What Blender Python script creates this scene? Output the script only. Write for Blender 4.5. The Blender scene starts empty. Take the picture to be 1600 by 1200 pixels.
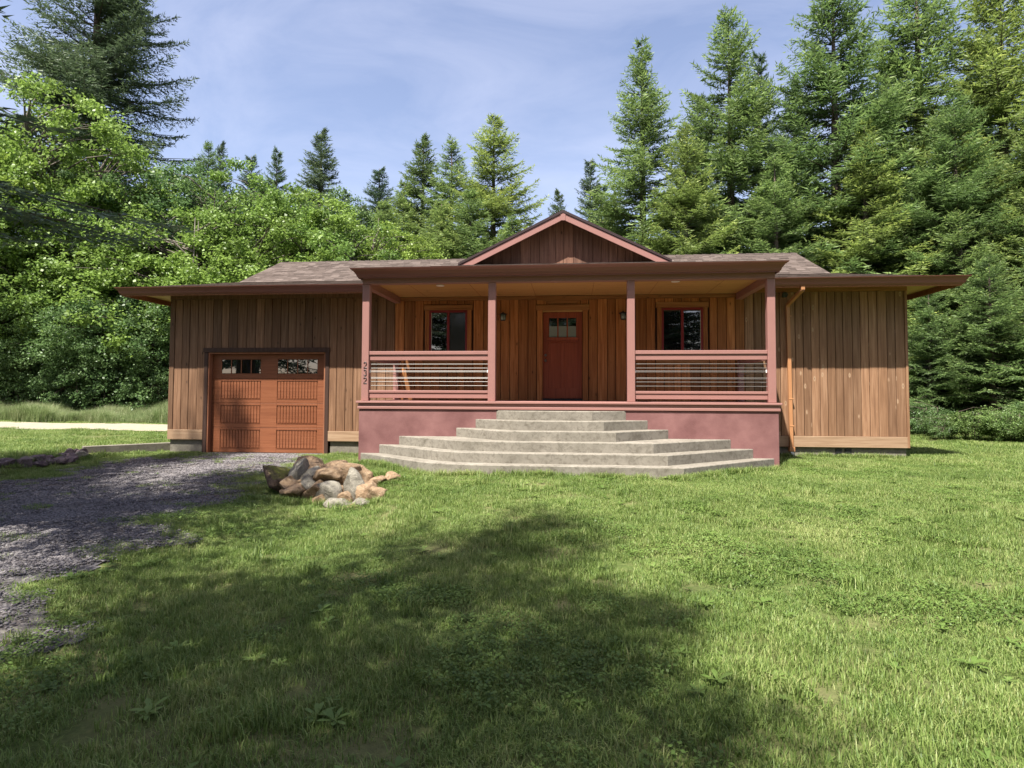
import bpy, math, random
import numpy as np
from mathutils import Vector, noise
random.seed(7)
RNG = np.random.default_rng(11)
scene = bpy.context.scene
COL = scene.collection
rad = math.radians

# ------------------------------------------------------------------ camera
cam_d = bpy.data.cameras.new('camera')
cam = bpy.data.objects.new('camera', cam_d)
COL.objects.link(cam)
CAM = Vector((0.2424, -14.1411, 0.1614))
YAW, PITCH, ROLL, FPX = -0.1002, 0.0413, 0.0039, 948.86
fwd = Vector((math.sin(YAW)*math.cos(PITCH), math.cos(YAW)*math.cos(PITCH), math.sin(PITCH)))
rgt = Vector((math.cos(YAW), -math.sin(YAW), 0))
upv = rgt.cross(fwd)
r2 = rgt*math.cos(ROLL) + upv*math.sin(ROLL)
u2 = -rgt*math.sin(ROLL) + upv*math.cos(ROLL)
from mathutils import Matrix
m = Matrix((r2, u2, -fwd)).transposed().to_4x4()
m.translation = CAM
cam.matrix_world = m
cam_d.sensor_width = 36
cam_d.sensor_fit = 'HORIZONTAL'
cam_d.lens = 36*FPX/1600
cam_d.shift_y = -24.52/1600
cam_d.clip_start = 0.05
cam_d.clip_end = 2000
scene.camera = cam

# ------------------------------------------------------------------ sky and sun
SUN = Vector((0.235, 0.455, -1.0)).normalized()      # direction the light travels
EL = math.asin(-SUN.z)
AZ = math.atan2(-SUN.x, -SUN.y)                      # clockwise from +Y
world = bpy.data.worlds.new('World')
scene.world = world
world.use_nodes = True
wn, wl = world.node_tree.nodes, world.node_tree.links
wn.clear()
w_out = wn.new('ShaderNodeOutputWorld')
w_bg = wn.new('ShaderNodeBackground')
w_sky = wn.new('ShaderNodeTexSky')
w_sky.sky_type = 'NISHITA'
w_sky.sun_disc = False
w_sky.sun_elevation = EL
w_sky.sun_rotation = AZ
w_sky.altitude = 300
w_sky.air_density = 1.0
w_sky.dust_density = 1.6
w_sky.ozone_density = 2.5
w_tc = wn.new('ShaderNodeTexCoord')
w_map = wn.new('ShaderNodeMapping')
w_map.inputs['Scale'].default_value = (2.0, 5.0, 5.5)
w_map.inputs['Rotation'].default_value = (0.2, 0.5, 0.6)
w_noise = wn.new('ShaderNodeTexNoise')
w_noise.inputs['Scale'].default_value = 1.3
w_noise.inputs['Detail'].default_value = 7
w_noise.inputs['Roughness'].default_value = 0.6
w_noise.inputs['Distortion'].default_value = 0.6
w_ramp = wn.new('ShaderNodeValToRGB')
w_ramp.color_ramp.elements[0].position = 0.38
w_ramp.color_ramp.elements[0].color = (0, 0, 0, 1)
w_ramp.color_ramp.elements[1].position = 0.85
w_ramp.color_ramp.elements[1].color = (0.27, 0.27, 0.27, 1)
w_mix = wn.new('ShaderNodeMixRGB')
w_mix.inputs['Color2'].default_value = (4.9, 4.85, 5.5, 1)
w_tint = wn.new('ShaderNodeMixRGB')
w_tint.blend_type = 'MULTIPLY'
w_tint.inputs['Fac'].default_value = 1.0
w_tint.inputs['Color2'].default_value = (1.16, 0.94, 0.86, 1)
wl.new(w_tc.outputs['Generated'], w_map.inputs['Vector'])
wl.new(w_map.outputs['Vector'], w_noise.inputs['Vector'])
wl.new(w_noise.outputs['Fac'], w_ramp.inputs['Fac'])
wl.new(w_ramp.outputs['Color'], w_mix.inputs['Fac'])
wl.new(w_sky.outputs['Color'], w_tint.inputs['Color1'])
wl.new(w_tint.outputs['Color'], w_mix.inputs['Color1'])
wl.new(w_mix.outputs['Color'], w_bg.inputs['Color'])
wl.new(w_bg.outputs['Background'], w_out.inputs['Surface'])
w_bg.inputs['Strength'].default_value = 0.105
sun_d = bpy.data.lights.new('sun', 'SUN')
sun_d.energy = 5.0
sun_d.angle = rad(0.55)
sun_d.color = (1.0, 0.95, 0.87)
sun = bpy.data.objects.new('sun', sun_d)
sun.rotation_euler = SUN.to_track_quat('-Z', 'Y').to_euler()
sun.location = (-8, -20, 30)
COL.objects.link(sun)
vs = scene.view_settings
vs.view_transform = 'Standard'
vs.look = 'None'
vs.exposure = 1.45
vs.gamma = 1.0
vs.use_curve_mapping = False
scene.cycles.max_bounces = 8
scene.cycles.transparent_max_bounces = 8
scene.cycles.use_denoising = True

# ------------------------------------------------------------------ helpers
def tag(o, label=None, cat=None, group=None, kind=None):
    if label: o['label'] = label
    if cat: o['category'] = cat
    if group: o['group'] = group
    if kind: o['kind'] = kind
    return o

def link(name, me, parent=None):
    o = bpy.data.objects.new(name, me)
    COL.objects.link(o)
    if parent: o.parent = parent
    return o

def empty(name, loc=(0, 0, 0)):
    o = bpy.data.objects.new(name, None)
    o.empty_display_size = 0.3
    o.location = loc
    COL.objects.link(o)
    return o

def mesh(name, v, f, mat, parent=None, smooth=False):
    me = bpy.data.meshes.new(name)
    me.from_pydata([tuple(p) for p in v], [], [tuple(p) for p in f])
    if smooth:
        me.polygons.foreach_set('use_smooth', [True]*len(me.polygons))
    me.materials.append(mat)
    me.update()
    return link(name, me, parent)

BOXF = [(0, 3, 2, 1), (4, 5, 6, 7), (0, 1, 5, 4), (1, 2, 6, 5), (2, 3, 7, 6), (3, 0, 4, 7)]
def boxv(x0, x1, y0, y1, z0, z1):
    return [(x0, y0, z0), (x1, y0, z0), (x1, y1, z0), (x0, y1, z0), (x0, y0, z1), (x1, y0, z1), (x1, y1, z1), (x0, y1, z1)]

def cbox(b, c):
    """box with chamfered edges (24 verts)"""
    x0, x1, y0, y1, z0, z1 = b
    c = min(c, (x1-x0)*.45, (y1-y0)*.45, (z1-z0)*.45)
    v, idx = [], {}
    for sx in (0, 1):
        for sy in (0, 1):
            for sz in (0, 1):
                X, Y, Z = (x0, x1)[sx], (y0, y1)[sy], (z0, z1)[sz]
                ix, iy, iz = (c, -c)[sx], (c, -c)[sy], (c, -c)[sz]
                idx[sx, sy, sz] = len(v)
                v += [(X, Y+iy, Z+iz), (X+ix, Y, Z+iz), (X+ix, Y+iy, Z)]
    f = []
    for s in (0, 1):
        a = [idx[s, 0, 0], idx[s, 1, 0], idx[s, 1, 1], idx[s, 0, 1]]
        f.append(a if s else a[::-1])
        a = [idx[0, s, 0]+1, idx[1, s, 0]+1, idx[1, s, 1]+1, idx[0, s, 1]+1]
        f.append(a[::-1] if s else a)
        a = [idx[0, 0, s]+2, idx[1, 0, s]+2, idx[1, 1, s]+2, idx[0, 1, s]+2]
        f.append(a if s else a[::-1])
    for a in (0, 1):
        for b_ in (0, 1):
            p, q = idx[a, b_, 0], idx[a, b_, 1]
            g = [p, p+1, q+1, q]; f.append(g if (a ^ b_) == 0 else g[::-1])
            p, q = idx[a, 0, b_], idx[a, 1, b_]
            g = [p, q, q+2, p+2]; f.append(g if (a ^ b_) == 0 else g[::-1])
            p, q = idx[0, a, b_], idx[1, a, b_]
            g = [p+1, p+2, q+2, q+1]; f.append(g if (a ^ b_) == 0 else g[::-1])
    for k, i in idx.items():
        g = [i, i+1, i+2]; f.append(g if sum(k) % 2 else g[::-1])
    return v, f

def box(name, b, mat, parent=None, c=0.004):
    v, f = cbox(b, c)
    return mesh(name, v, f, mat, parent)

class MB:
    def __init__(s): s.v, s.f = [], []
    def add(s, v, f):
        n = len(s.v); s.v += list(v); s.f += [tuple(i+n for i in q) for q in f]
    def box(s, *b): s.add(boxv(*b), BOXF)
    def cbox(s, b, c=.004): s.add(*cbox(b, c))
    def tube(s, pts, rads, n=8, cap=True):
        pts = [Vector(p) for p in pts]; base = len(s.v)
        for i, p in enumerate(pts):
            t = (pts[min(i+1, len(pts)-1)]-pts[max(i-1, 0)]).normalized()
            a = t.orthogonal().normalized() if abs(t.z) > .95 else t.cross(Vector((0, 0, 1))).normalized()
            b = t.cross(a)
            r = rads[i] if hasattr(rads, '__len__') else rads
            for k in range(n):
                an = 2*math.pi*k/n
                s.v.append(tuple(p + (a*math.cos(an)+b*math.sin(an))*r))
        for i in range(len(pts)-1):
            for k in range(n):
                a0 = base+i*n+k; a1 = base+i*n+(k+1) % n
                s.f.append((a0, a1, a1+n, a0+n))
        if cap:
            s.f.append(tuple(base+k for k in range(n))[::-1])
            s.f.append(tuple(base+(len(pts)-1)*n+k for k in range(n)))
    def prism(s, poly, y0, y1):
        """poly: list of (x,z) counter-clockwise seen from -Y"""
        n = len(poly); b = len(s.v)
        s.v += [(x, y0, z) for x, z in poly]+[(x, y1, z) for x, z in poly]
        s.f.append(tuple(range(b, b+n))); s.f.append(tuple(range(b+2*n-1, b+n-1, -1)))
        for i in range(n):
            j = (i+1) % n; s.f.append((b+j, b+i, b+n+i, b+n+j))
    def build(s, name, mat, parent=None, smooth=False): return mesh(name, s.v, s.f, mat, parent, smooth)

# ------------------------------------------------------------------ materials
class NT:
    def __init__(s, name):
        s.m = bpy.data.materials.new(name); s.m.use_nodes = True
        s.t = s.m.node_tree; s.n = s.t.nodes; s.l = s.t.links
        s.b = s.n['Principled BSDF']
    def node(s, typ, **kw):
        o = s.n.new(typ)
        for k, v in kw.items():
            if k in o.inputs: o.inputs[k].default_value = v
            else: setattr(o, k, v)
        return o
    def ramp(s, fac, stops):
        r = s.n.new('ShaderNodeValToRGB'); e = r.color_ramp.elements
        while len(e) < len(stops): e.new(0.5)
        for i, (p, c) in enumerate(stops):
            e[i].position = p; e[i].color = (c, c, c, 1) if isinstance(c, (int, float)) else (*c, 1)
        s.l.new(fac, r.inputs['Fac']); return r.outputs['Color']
    def mix(s, fac, a, b, mode='MIX'):
        x = s.n.new('ShaderNodeMixRGB'); x.blend_type = mode
        for k, v in (('Fac', fac), ('Color1', a), ('Color2', b)):
            if isinstance(v, (int, float)): x.inputs[k].default_value = v if k == 'Fac' else (v, v, v, 1)
            elif isinstance(v, tuple): x.inputs[k].default_value = (*v, 1)
            else: s.l.new(v, x.inputs[k])
        return x.outputs['Color']
    def math(s, op, a, b=0.0):
        x = s.n.new('ShaderNodeMath'); x.operation = op
        for i, v in enumerate((a, b)):
            if isinstance(v, (int, float)): x.inputs[i].default_value = v
            else: s.l.new(v, x.inputs[i])
        return x.outputs[0]
    def pos(s, scale=(1, 1, 1), rnd=0.0):
        g = s.n.new('ShaderNodeNewGeometry'); out = g.outputs['Position']
        if rnd:
            oi = s.n.new('ShaderNodeObjectInfo')
            k = s.n.new('ShaderNodeVectorMath'); k.operation = 'MULTIPLY_ADD'
            cmb = s.n.new('ShaderNodeCombineXYZ')
            for i in range(3):
                s.l.new(s.math('MULTIPLY', oi.outputs['Random'], rnd*(1, 1.7, 2.3)[i]), cmb.inputs[i])
            a = s.n.new('ShaderNodeVectorMath'); a.operation = 'ADD'
            s.l.new(out, a.inputs[0]); s.l.new(cmb.outputs[0], a.inputs[1]); out = a.outputs[0]
        mp = s.n.new('ShaderNodeMapping'); mp.inputs['Scale'].default_value = scale
        s.l.new(out, mp.inputs['Vector']); return mp.outputs['Vector']
    def noise(s, vec, scale, detail=4, rough=.55, dist=0.0):
        x = s.node('ShaderNodeTexNoise', Scale=scale, Detail=detail, Roughness=rough, Distortion=dist)
        s.l.new(vec, x.inputs['Vector']); return x.outputs['Fac']
    def rnd(s): return s.n.new('ShaderNodeObjectInfo').outputs['Random']
    def bump(s, h, strength=.3, dist=.01):
        x = s.node('ShaderNodeBump', Strength=strength, Distance=dist)
        s.l.new(h, x.inputs['Height']); s.l.new(x.outputs['Normal'], s.b.inputs['Normal'])
    def col(s, c, rough=.6, spec=.3):
        if isinstance(c, tuple): s.b.inputs['Base Color'].default_value = (*c, 1)
        else: s.l.new(c, s.b.inputs['Base Color'])
        s.b.inputs['Roughness'].default_value = rough
        s.b.inputs['Specular IOR Level'].default_value = spec
        return s.m

def wood_mat(name, dark, mid, light, knots=True, axis=2, var=.35, rough=.7, knot_light=None):
    t = NT(name)
    sc = [26, 26, 26]; sc[axis] = 1.1
    ks = [7.5, 7.5, 7.5]; ks[axis] = 3.1
    v = t.pos(tuple(sc), 13.0)
    g = t.noise(v, 1.0, 6, .62, .4)
    big = t.noise(t.pos((1, 1, 1), 9.0), 1.6, 3)
    c = t.ramp(g, [(.34, dark), (.5, mid), (.66, light)])
    c = t.mix(t.math('MULTIPLY', big, .5), c, mid)
    # board to board difference in stain
    r = t.rnd()
    br = t.ramp(r, [(0, 1-var), (.5, 1.0), (1, 1+var)])
    c = t.mix(1.0, c, br, 'MULTIPLY')
    rr = t.math('FRACT', t.math('MULTIPLY', r, 7.31))
    c = t.mix(t.math('MULTIPLY', rr, .35), c, tuple(x*.8 for x in (mid[0], mid[1]*.92, mid[2]*.8)))
    if knots:
        vo = t.node('ShaderNodeTexVoronoi', Scale=1.0, Randomness=1.0)
        kv = t.pos(tuple(ks), 13.0)
        wob = t.n.new('ShaderNodeVectorMath'); wob.operation = 'ADD'
        nz = t.node('ShaderNodeTexNoise', Scale=3.0)
        t.l.new(kv, nz.inputs['Vector']); t.l.new(kv, wob.inputs[0])
        sc2 = t.n.new('ShaderNodeVectorMath'); sc2.operation = 'SCALE'; sc2.inputs['Scale'].default_value = .12
        t.l.new(nz.outputs['Color'], sc2.inputs[0]); t.l.new(sc2.outputs[0], wob.inputs[1])
        t.l.new(wob.outputs[0], vo.inputs['Vector'])
        sepc = t.n.new('ShaderNodeSeparateColor'); t.l.new(vo.outputs['Color'], sepc.inputs[0])
        pick = t.ramp(sepc.outputs[0], [(.62, 0.0), (.66, 1.0)])
        dk = t.ramp(vo.outputs['Distance'], [(.06, 1), (.13, 0)])
        halo = t.ramp(vo.outputs['Distance'], [(.12, 1), (.22, 0)])
        if knot_light:
            c = t.mix(t.math('MULTIPLY', t.math('MULTIPLY', halo, pick), .75), c, knot_light)
            c = t.mix(t.math('MULTIPLY', t.math('MULTIPLY', dk, pick), .75), c, tuple(x*.4 for x in mid))
        else:
            c = t.mix(t.math('MULTIPLY', t.math('MULTIPLY', halo, pick), .45), c, tuple(x*.55 for x in mid))
            c = t.mix(t.math('MULTIPLY', t.math('MULTIPLY', dk, pick), .9), c, tuple(x*.25 for x in mid))
    t.bump(g, .35, .004)
    return t.col(c, rough, .25)

def paint_mat(name, c, rough=.5, wear=.12):
    t = NT(name)
    n = t.noise(t.pos((1, 1, 1)), 3.0, 6, .65)
    st = t.noise(t.pos((30, 30, 1.5)), 1.0, 3)
    k = t.mix(n, tuple(x*(1-wear) for x in c), tuple(min(1, x*(1+wear)) for x in c))
    k = t.mix(t.math('MULTIPLY', st, .15), k, tuple(x*.75+.03 for x in c))
    t.bump(st, .08, .002)
    return t.col(k, rough, .35)

M = {}
M['weathered'] = wood_mat('weathered_cedar', (.13, .066, .036), (.235, .13, .073), (.33, .2, .122), var=.26, knot_light=(.46, .32, .21))
M['greyed'] = wood_mat('greyed_cedar', (.085, .043, .024), (.165, .09, .05), (.255, .152, .092), var=.38)
M['cedar'] = wood_mat('stained_cedar', (.17, .058, .018), (.32, .128, .042), (.45, .205, .075), var=.34)
M['cedar_h'] = wood_mat('cedar_trim_horizontal', (.16, .07, .025), (.28, .13, .05), (.36, .19, .08), axis=0, var=.15)
M['skirt'] = wood_mat('weathered_skirt_board', (.22, .14, .085), (.33, .22, .14), (.42, .30, .2), axis=0, var=.1, knots=False)
M['soffit'] = wood_mat('soffit_plywood', (.36, .21, .08), (.47, .29, .115), (.54, .35, .15), axis=0, var=.12)
M['gable_wood'] = wood_mat('gable_cedar', (.09, .045, .03), (.17, .085, .055), (.25, .14, .09), var=.35)
M['garage'] = wood_mat('garage_door_stain', (.155, .052, .024), (.215, .078, .036), (.26, .1, .048), knots=False, axis=0, var=.03, rough=.5)
M['door'] = wood_mat('front_door_stain', (.19, .048, .025), (.265, .068, .034), (.32, .09, .044), knots=False, var=.05, rough=.42)
M['jamb'] = wood_mat('garage_jamb_wood', (.2, .075, .04), (.28, .115, .06), (.34, .155, .085), knots=False, var=.1)
M['dark_trim'] = wood_mat('dark_brown_trim', (.03, .018, .014), (.055, .03, .022), (.09, .05, .036), knots=False, var=.1)
M['paint'] = paint_mat('burgundy_paint', (.285, .142, .122))
M['gutter'] = paint_mat('brown_gutter_metal', (.185, .072, .056), .38, .08)
M['red_frame'] = paint_mat('red_window_frame', (.19, .018, .022), .4)
M['spout'] = paint_mat('tan_downspout', (.42, .2, .09), .45)
M['black'] = NT('black_metal').col((.012, .012, .014), .45, .5)
M['drip'] = NT('dark_drip_edge').col((.035, .02, .02), .4, .5)
M['steel'] = NT('stainless_cable').col((.15, .145, .135), .45, .4)
M['steel'].node_tree.nodes['Principled BSDF'].inputs['Metallic'].default_value = .3
M['white'] = NT('white_plastic').col((.75, .75, .73), .5, .3)

def stucco():
    t = NT('painted_stucco')
    p = t.pos((1, 1, 1))
    n = t.noise(p, 2.2, 6, .6)
    c = t.ramp(n, [(.32, (.145, .066, .063)), (.68, (.225, .112, .105))])
    t.bump(t.noise(p, 60, 4), .35, .006)
    return t.col(c, .8, .2)
M['stucco'] = stucco()

def concrete(name, a, b, stain):
    t = NT(name)
    p = t.pos((1, 1, 1))
    n = t.noise(p, 1.7, 8, .68)
    sp = t.noise(p, 14, 6, .7, .6)
    dr = t.noise(t.pos((2.6, 2.6, 3.5)), 1.0, 7, .65, .8)
    c = t.ramp(n, [(.3, a), (.7, b)])
    c = t.mix(t.ramp(sp, [(.47, 0.0), (.7, .65)]), c, stain)
    c = t.mix(t.ramp(dr, [(.5, 0.0), (.75, .45)]), c, stain)
    t.bump(sp, .3, .006)
    return t.col(c, .88, .2)
M['step'] = concrete('weathered_step_concrete', (.165, .15, .122), (.262, .24, .2), (.07, .06, .043))
M['found'] = concrete('foundation_concrete', (.15, .135, .108), (.23, .21, .17), (.08, .07, .055))

def glass_mat(name, c, rough=.02, ior=1.9):
    t = NT(name)
    t.b.inputs['IOR'].default_value = ior
    n = t.noise(t.pos((1, 1, 1)), 1.3, 2)
    t.bump(n, .02, .02)
    return t.col(c, rough, .5)
M['glass'] = glass_mat('dark_window_glass', (.006, .007, .008), .015, 2.3)
M['screen'] = glass_mat('screened_glass', (.022, .026, .024), .1, 1.6)
M['curtain'] = glass_mat('curtained_glass', (.22, .27, .25), .06, 1.6)

def shingle_mat():
    t = NT('asphalt_shingle')
    a = t.node('ShaderNodeAttribute', attribute_name='tone')
    g = t.noise(t.pos((1, 1, 1)), 140, 2, .8)
    big = t.noise(t.pos((1, 1, 1)), .7, 4)
    c = t.ramp(a.outputs['Fac'], [(0, (.066, .05, .042)), (.5, (.12, .093, .079)), (1, (.185, .148, .128))])
    c = t.mix(.5, c, t.ramp(g, [(.3, .45), (.7, 1.25)]), 'MULTIPLY')
    c = t.mix(t.math('MULTIPLY', big, .3), c, (.12, .10, .085))
    t.bump(g, .5, .004)
    return t.col(c, .92, .15)
M['shingle'] = shingle_mat()

# ------------------------------------------------------------------ terrain
def sstep(a, b, x):
    t = np.clip((np.asarray(x, float)-a)/(b-a), 0, 1); return t*t*(3-2*t)

def gh(x, y):
    """ground height"""
    x = np.asarray(x, float); y = np.asarray(y, float)
    # raised lawn round the steps, falling towards the drive and the camera
    ks = sstep(-3.5, -.6, x)
    w = .5 + 4.5*ks
    lawn = -1.215 - .02*sstep(4, 9, x) - (.36-.16*ks)*sstep(0, 1, (-4.1-.35*ks-y)/w)
    drive = -1.325 - .2*sstep(-.3, -5, y)
    k = sstep(-4.9, -3.5, x + .25*np.sin(y*1.3))
    # the step at the drive is crisp by the rocks and fades towards the camera
    h = drive*(1-k) + lawn*k
    # lawn beyond the kerb on the far side of the drive
    kl = sstep(-10.6, -11.6, x)
    h = h*(1-kl) + (-1.2)*kl
    # land climbs gently behind the house, more on the right
    h = h + .85*sstep(9, 24, y)*sstep(-6, -14, x) + .35*sstep(1, 14, y)*sstep(7, 16, x) + 1.0*sstep(12, 60, y)
    # small bumps
    h = h + .018*np.sin(x*1.7+y*.9) * np.sin(y*1.3-x*.4) + .009*np.sin(x*4.1+1)*np.sin(y*3.7)
    return h
def ghf(x, y): return float(gh(x, y))

def drive_mask(x, y):
    """1 on gravel, 0 on grass"""
    x = np.asarray(x, float); y = np.asarray(y, float)
    xr = np.interp(y, [-16, -13, -10.6, -8.6, -6, -4.2, -3, -1, 0.2], [-2.0, -2.5, -3.5, -4.3, -4.95, -5.25, -5.6, -5.5, -5.4])
    xl = np.interp(y, [-16, -8, -4, -2, 0], [-9.5, -10.2, -10.3, -9.6, -8.9])
    wob = .28*np.sin(y*2.3)+.2*np.sin(y*5.1+x)+.14*np.sin(x*6.3-y*2.9)
    a = sstep(-.35, .75, (xr-x)+wob); b = sstep(-.3, .9, (x-xl)+wob)
    return a*b*sstep(.25, -.3, y)

def axis(pts):
    out = []
    for a, b, st in pts: out += list(np.arange(a, b-1e-6, st))
    return np.array(out+[pts[-1][1]])
gx = axis([(-400, -100, 60), (-100, -30, 7), (-30, -16, 1.0), (-16, 12, .22), (12, 30, 1.0), (30, 100, 7), (100, 400, 60)])
gy = axis([(-300, -60, 40), (-60, -18, 4), (-18, 3, .22), (3, 30, 1.0), (30, 100, 7), (100, 500, 80)])
GX, GY = np.meshgrid(gx, gy)
GZ = gh(GX, GY)
nx, ny = len(gx), len(gy)
def fast_mesh(name, V, Fq, mat, parent=None, smooth=False, attrs=None):
    """numpy mesh: V (n,3), Fq (m,k)"""
    V = np.asarray(V, np.float32); Fq = np.asarray(Fq, np.int32)
    me = bpy.data.meshes.new(name)
    me.vertices.add(len(V)); me.vertices.foreach_set('co', V.ravel())
    mcount, k = Fq.shape
    me.loops.add(mcount*k); me.loops.foreach_set('vertex_index', Fq.ravel())
    me.polygons.add(mcount)
    me.polygons.foreach_set('loop_start', np.arange(0, mcount*k, k, dtype=np.int32))
    me.polygons.foreach_set('loop_total', np.full(mcount, k, np.int32))
    if smooth: me.polygons.foreach_set('use_smooth', np.ones(mcount, bool))
    for an, av in (attrs or {}).items():
        at = me.attributes.new(an, 'FLOAT', 'POINT'); at.data.foreach_set('value', np.asarray(av, np.float32))
    me.materials.append(mat)
    me.update(calc_edges=True)
    return me

def ground_mat():
    t = NT('lawn_soil')
    p = t.pos((1, 1, 1))
    n = t.noise(p, 1.1, 6, .6); f = t.noise(p, 24, 6, .7)
    c = t.ramp(f, [(.3, (.03, .045, .012)), (.55, (.075, .105, .028)), (.75, (.15, .15, .06))])
    c = t.mix(t.ramp(n, [(.42, 0.0), (.66, .6)]), c, (.17, .15, .075))
    t.bump(f, .6, .03)
    return t.col(c, .95, .1)
M['soil'] = ground_mat()
q = np.arange(nx*ny).reshape(ny, nx)
Fg = np.stack([q[:-1, :-1], q[:-1, 1:], q[1:, 1:], q[1:, :-1]], -1).reshape(-1, 4)
go = link('lawn_ground', fast_mesh('lawn_ground', np.stack([GX, GY, GZ], -1).reshape(-1, 3), Fg, M['soil'], smooth=True))
tag(go, 'uneven green lawn in front of the wooden house', 'lawn', kind='structure')

def gravel_mat():
    t = NT('driveway_gravel')
    p = t.pos((1, 1, 1))
    vo = t.node('ShaderNodeTexVoronoi', Scale=34.0)
    t.l.new(p, vo.inputs['Vector'])
    n = t.noise(p, .9, 6, .6); f = t.noise(p, 60, 4, .7)
    c = t.ramp(vo.outputs['Color'], [(.15, (.07, .065, .068)), (.5, (.13, .12, .122)), (.9, (.2, .188, .184))])
    c = t.mix(t.ramp(n, [(.45, 0.0), (.68, .65)]), c, (.115, .088, .06))
    c = t.mix(.35, c, t.ramp(f, [(.3, .4), (.7, 1.2)]), 'MULTIPLY')
    t.bump(vo.outputs['Distance'], .8, .02)
    return t.col(c, .93, .15)
M['gravel'] = gravel_mat()
# the drive is a sheet of its own a few millimetres above the ground, with a ragged edge
dxs = np.arange(-11, -1.6, .07); dys = np.arange(-18, .12, .07)
DX, DY = np.meshgrid(dxs, dys)
dm = drive_mask(DX, DY)
dq = np.arange(DX.size).reshape(DX.shape)
ok = (dm[:-1, :-1] > .14) & (dm[1:, 1:] > .14) & (dm[:-1, 1:] > .14) & (dm[1:, :-1] > .14)
DF = np.stack([dq[:-1, :-1], dq[:-1, 1:], dq[1:, 1:], dq[1:, :-1]], -1)[ok]
dro = link('gravel_driveway', fast_mesh('gravel_driveway', np.stack([DX, DY, gh(DX, DY)+.012], -1).reshape(-1, 3), DF, M['gravel'], smooth=True))
tag(dro, 'grey gravel driveway leading to the garage door', 'driveway', kind='structure')
# far gravel track on the left
rx = np.linspace(-70, -10.5, 60); rows = []
for off in (0, 1, 2, 3):
    yy = 5.2 + (-(rx+10))*.06 + off*1.3 + .12*np.sin(rx*1.1+off)
    rows.append(np.stack([rx, yy, gh(rx, yy)+.03], -1))
RV = np.concatenate(rows); rq = np.arange(len(RV)).reshape(4, -1)
RF = np.stack([rq[:-1, :-1], rq[:-1, 1:], rq[1:, 1:], rq[1:, :-1]], -1).reshape(-1, 4)
t = NT('track_gravel'); nn = t.noise(t.pos((1, 1, 1)), 5, 5)
M['track'] = t.col(t.ramp(nn, [(.3, (.2, .18, .13)), (.7, (.33, .3, .23))]), .95, .1)
ro = link('gravel_road', fast_mesh('gravel_road', RV, RF, M['track'], smooth=True))
tag(ro, 'pale gravel track crossing behind the left lawn', 'road', kind='structure')

# ------------------------------------------------------------------ the house
XL, XR = -9.70, 7.53
house = empty('house', (0, 0, -1.25))
tag(house, 'low wooden house with covered burgundy porch, garage door and concrete steps', 'house')
class H:                                   # children keep world coordinates
    pass
def hbox(name, b, mat, parent=None, c=.004):
    o = box(name, b, mat, None, c); attach(o, parent or house); return o
def attach(o, p):
    o.parent = p
    w = Vector((0, 0, 0)); q_ = p
    while q_ is not None: w += q_.location; q_ = q_.parent
    o.location = -w if True else o.location
    return o
def hb(mb, name, mat, parent=None, smooth=False): return attach(mb.build(name, mat, None, smooth), parent or house)

# --- structural core behind the boards
core = MB()
core.box(XL+.02, -8.86, .03, 6.78, -1.02, 2.45)          # left of the garage opening
core.box(-5.55, -.6, .03, 6.78, -1.02, 2.45)
core.box(.6, XR-.02, .03, 6.78, -1.02, 2.45)
core.box(-.6, .6, .13, 6.78, -1.02, 2.1)
core.box(-.6, .6, .03, 6.78, 2.1, 2.45)
core.box(-8.86, -5.55, .03, 6.78, 1.30, 2.45)
core.box(-8.86, -5.55, 1.2, 6.78, -1.3, 1.30)
front_wall = hb(core, 'front_wall', M['dark_trim'])
fo = MB()
fo.box(XL+.03, -8.84, .02, 6.75, -1.7, -1.0)
fo.box(-5.57, XR-.03, .02, 6.75, -1.7, -1.0)
foundation = hb(fo, 'foundation', M['found'])
hbox('foundation_vent', (6.02, 6.16, .005, .05, -1.17, -1.03), M['black'], foundation)
hbox('foundation_vent', (6.22, 6.36, .005, .05, -1.17, -1.03), M['black'], foundation)

def boards(x0, x1, z0, z1, mat, parent, w=.212, y=0.0):
    n = max(1, round((x1-x0)/w)); ws = [random.uniform(.86, 1.14) for _ in range(n)]
    s = (x1-x0)/sum(ws); x = x0
    for i, a in enumerate(ws):
        a *= s; th = random.choice((.0, .0, .004, .007)) + random.uniform(0, .003)
        hbox('board', (x+.006, x+a-.006, y-.012-th, y+.028, z0, z1), mat, parent, .004); 
        x += a
ZB, ZT = -.754, 2.458
GA, GB, GT = -8.80, -5.61, 1.25           # garage trim outer edges
boards(XL+.1, GA, ZB, ZT, M['greyed'], front_wall)
boards(GA, GB, GT, ZT, M['greyed'], front_wall)
boards(GB, -4.0, ZB, ZT, M['greyed'], front_wall)
boards(-4.0, -3.30, 0.0, ZT-.1, M['cedar'], front_wall)
boards(-3.30, -2.10, 2.27, ZT-.1, M['cedar'], front_wall); boards(-3.30, -2.10, 0.0, .84, M['cedar'], front_wall)
boards(-2.10, -.60, 0.0, ZT-.1, M['cedar'], front_wall)
boards(-.60, .60, 2.24, ZT-.1, M['cedar'], front_wall)
boards(.60, 2.12, 0.0, ZT-.1, M['cedar'], front_wall)
boards(2.12, 3.33, 2.27, ZT-.1, M['cedar'], front_wall); boards(2.12, 3.33, 0.0, .84, M['cedar'], front_wall)
boards(3.33, 4.1, 0.0, ZT-.1, M['cedar'], front_wall)
boards(4.1, XR-.02, ZB, ZT, M['weathered'], front_wall, .178)
hbox('corner_board', (XL-.02, XL+.1, -.03, .12, -1.0, ZT), M['greyed'], front_wall)
hbox('corner_board', (XR-.02, XR+.035, -.035, .12, -1.0, ZT), M['weathered'], front_wall)
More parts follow.
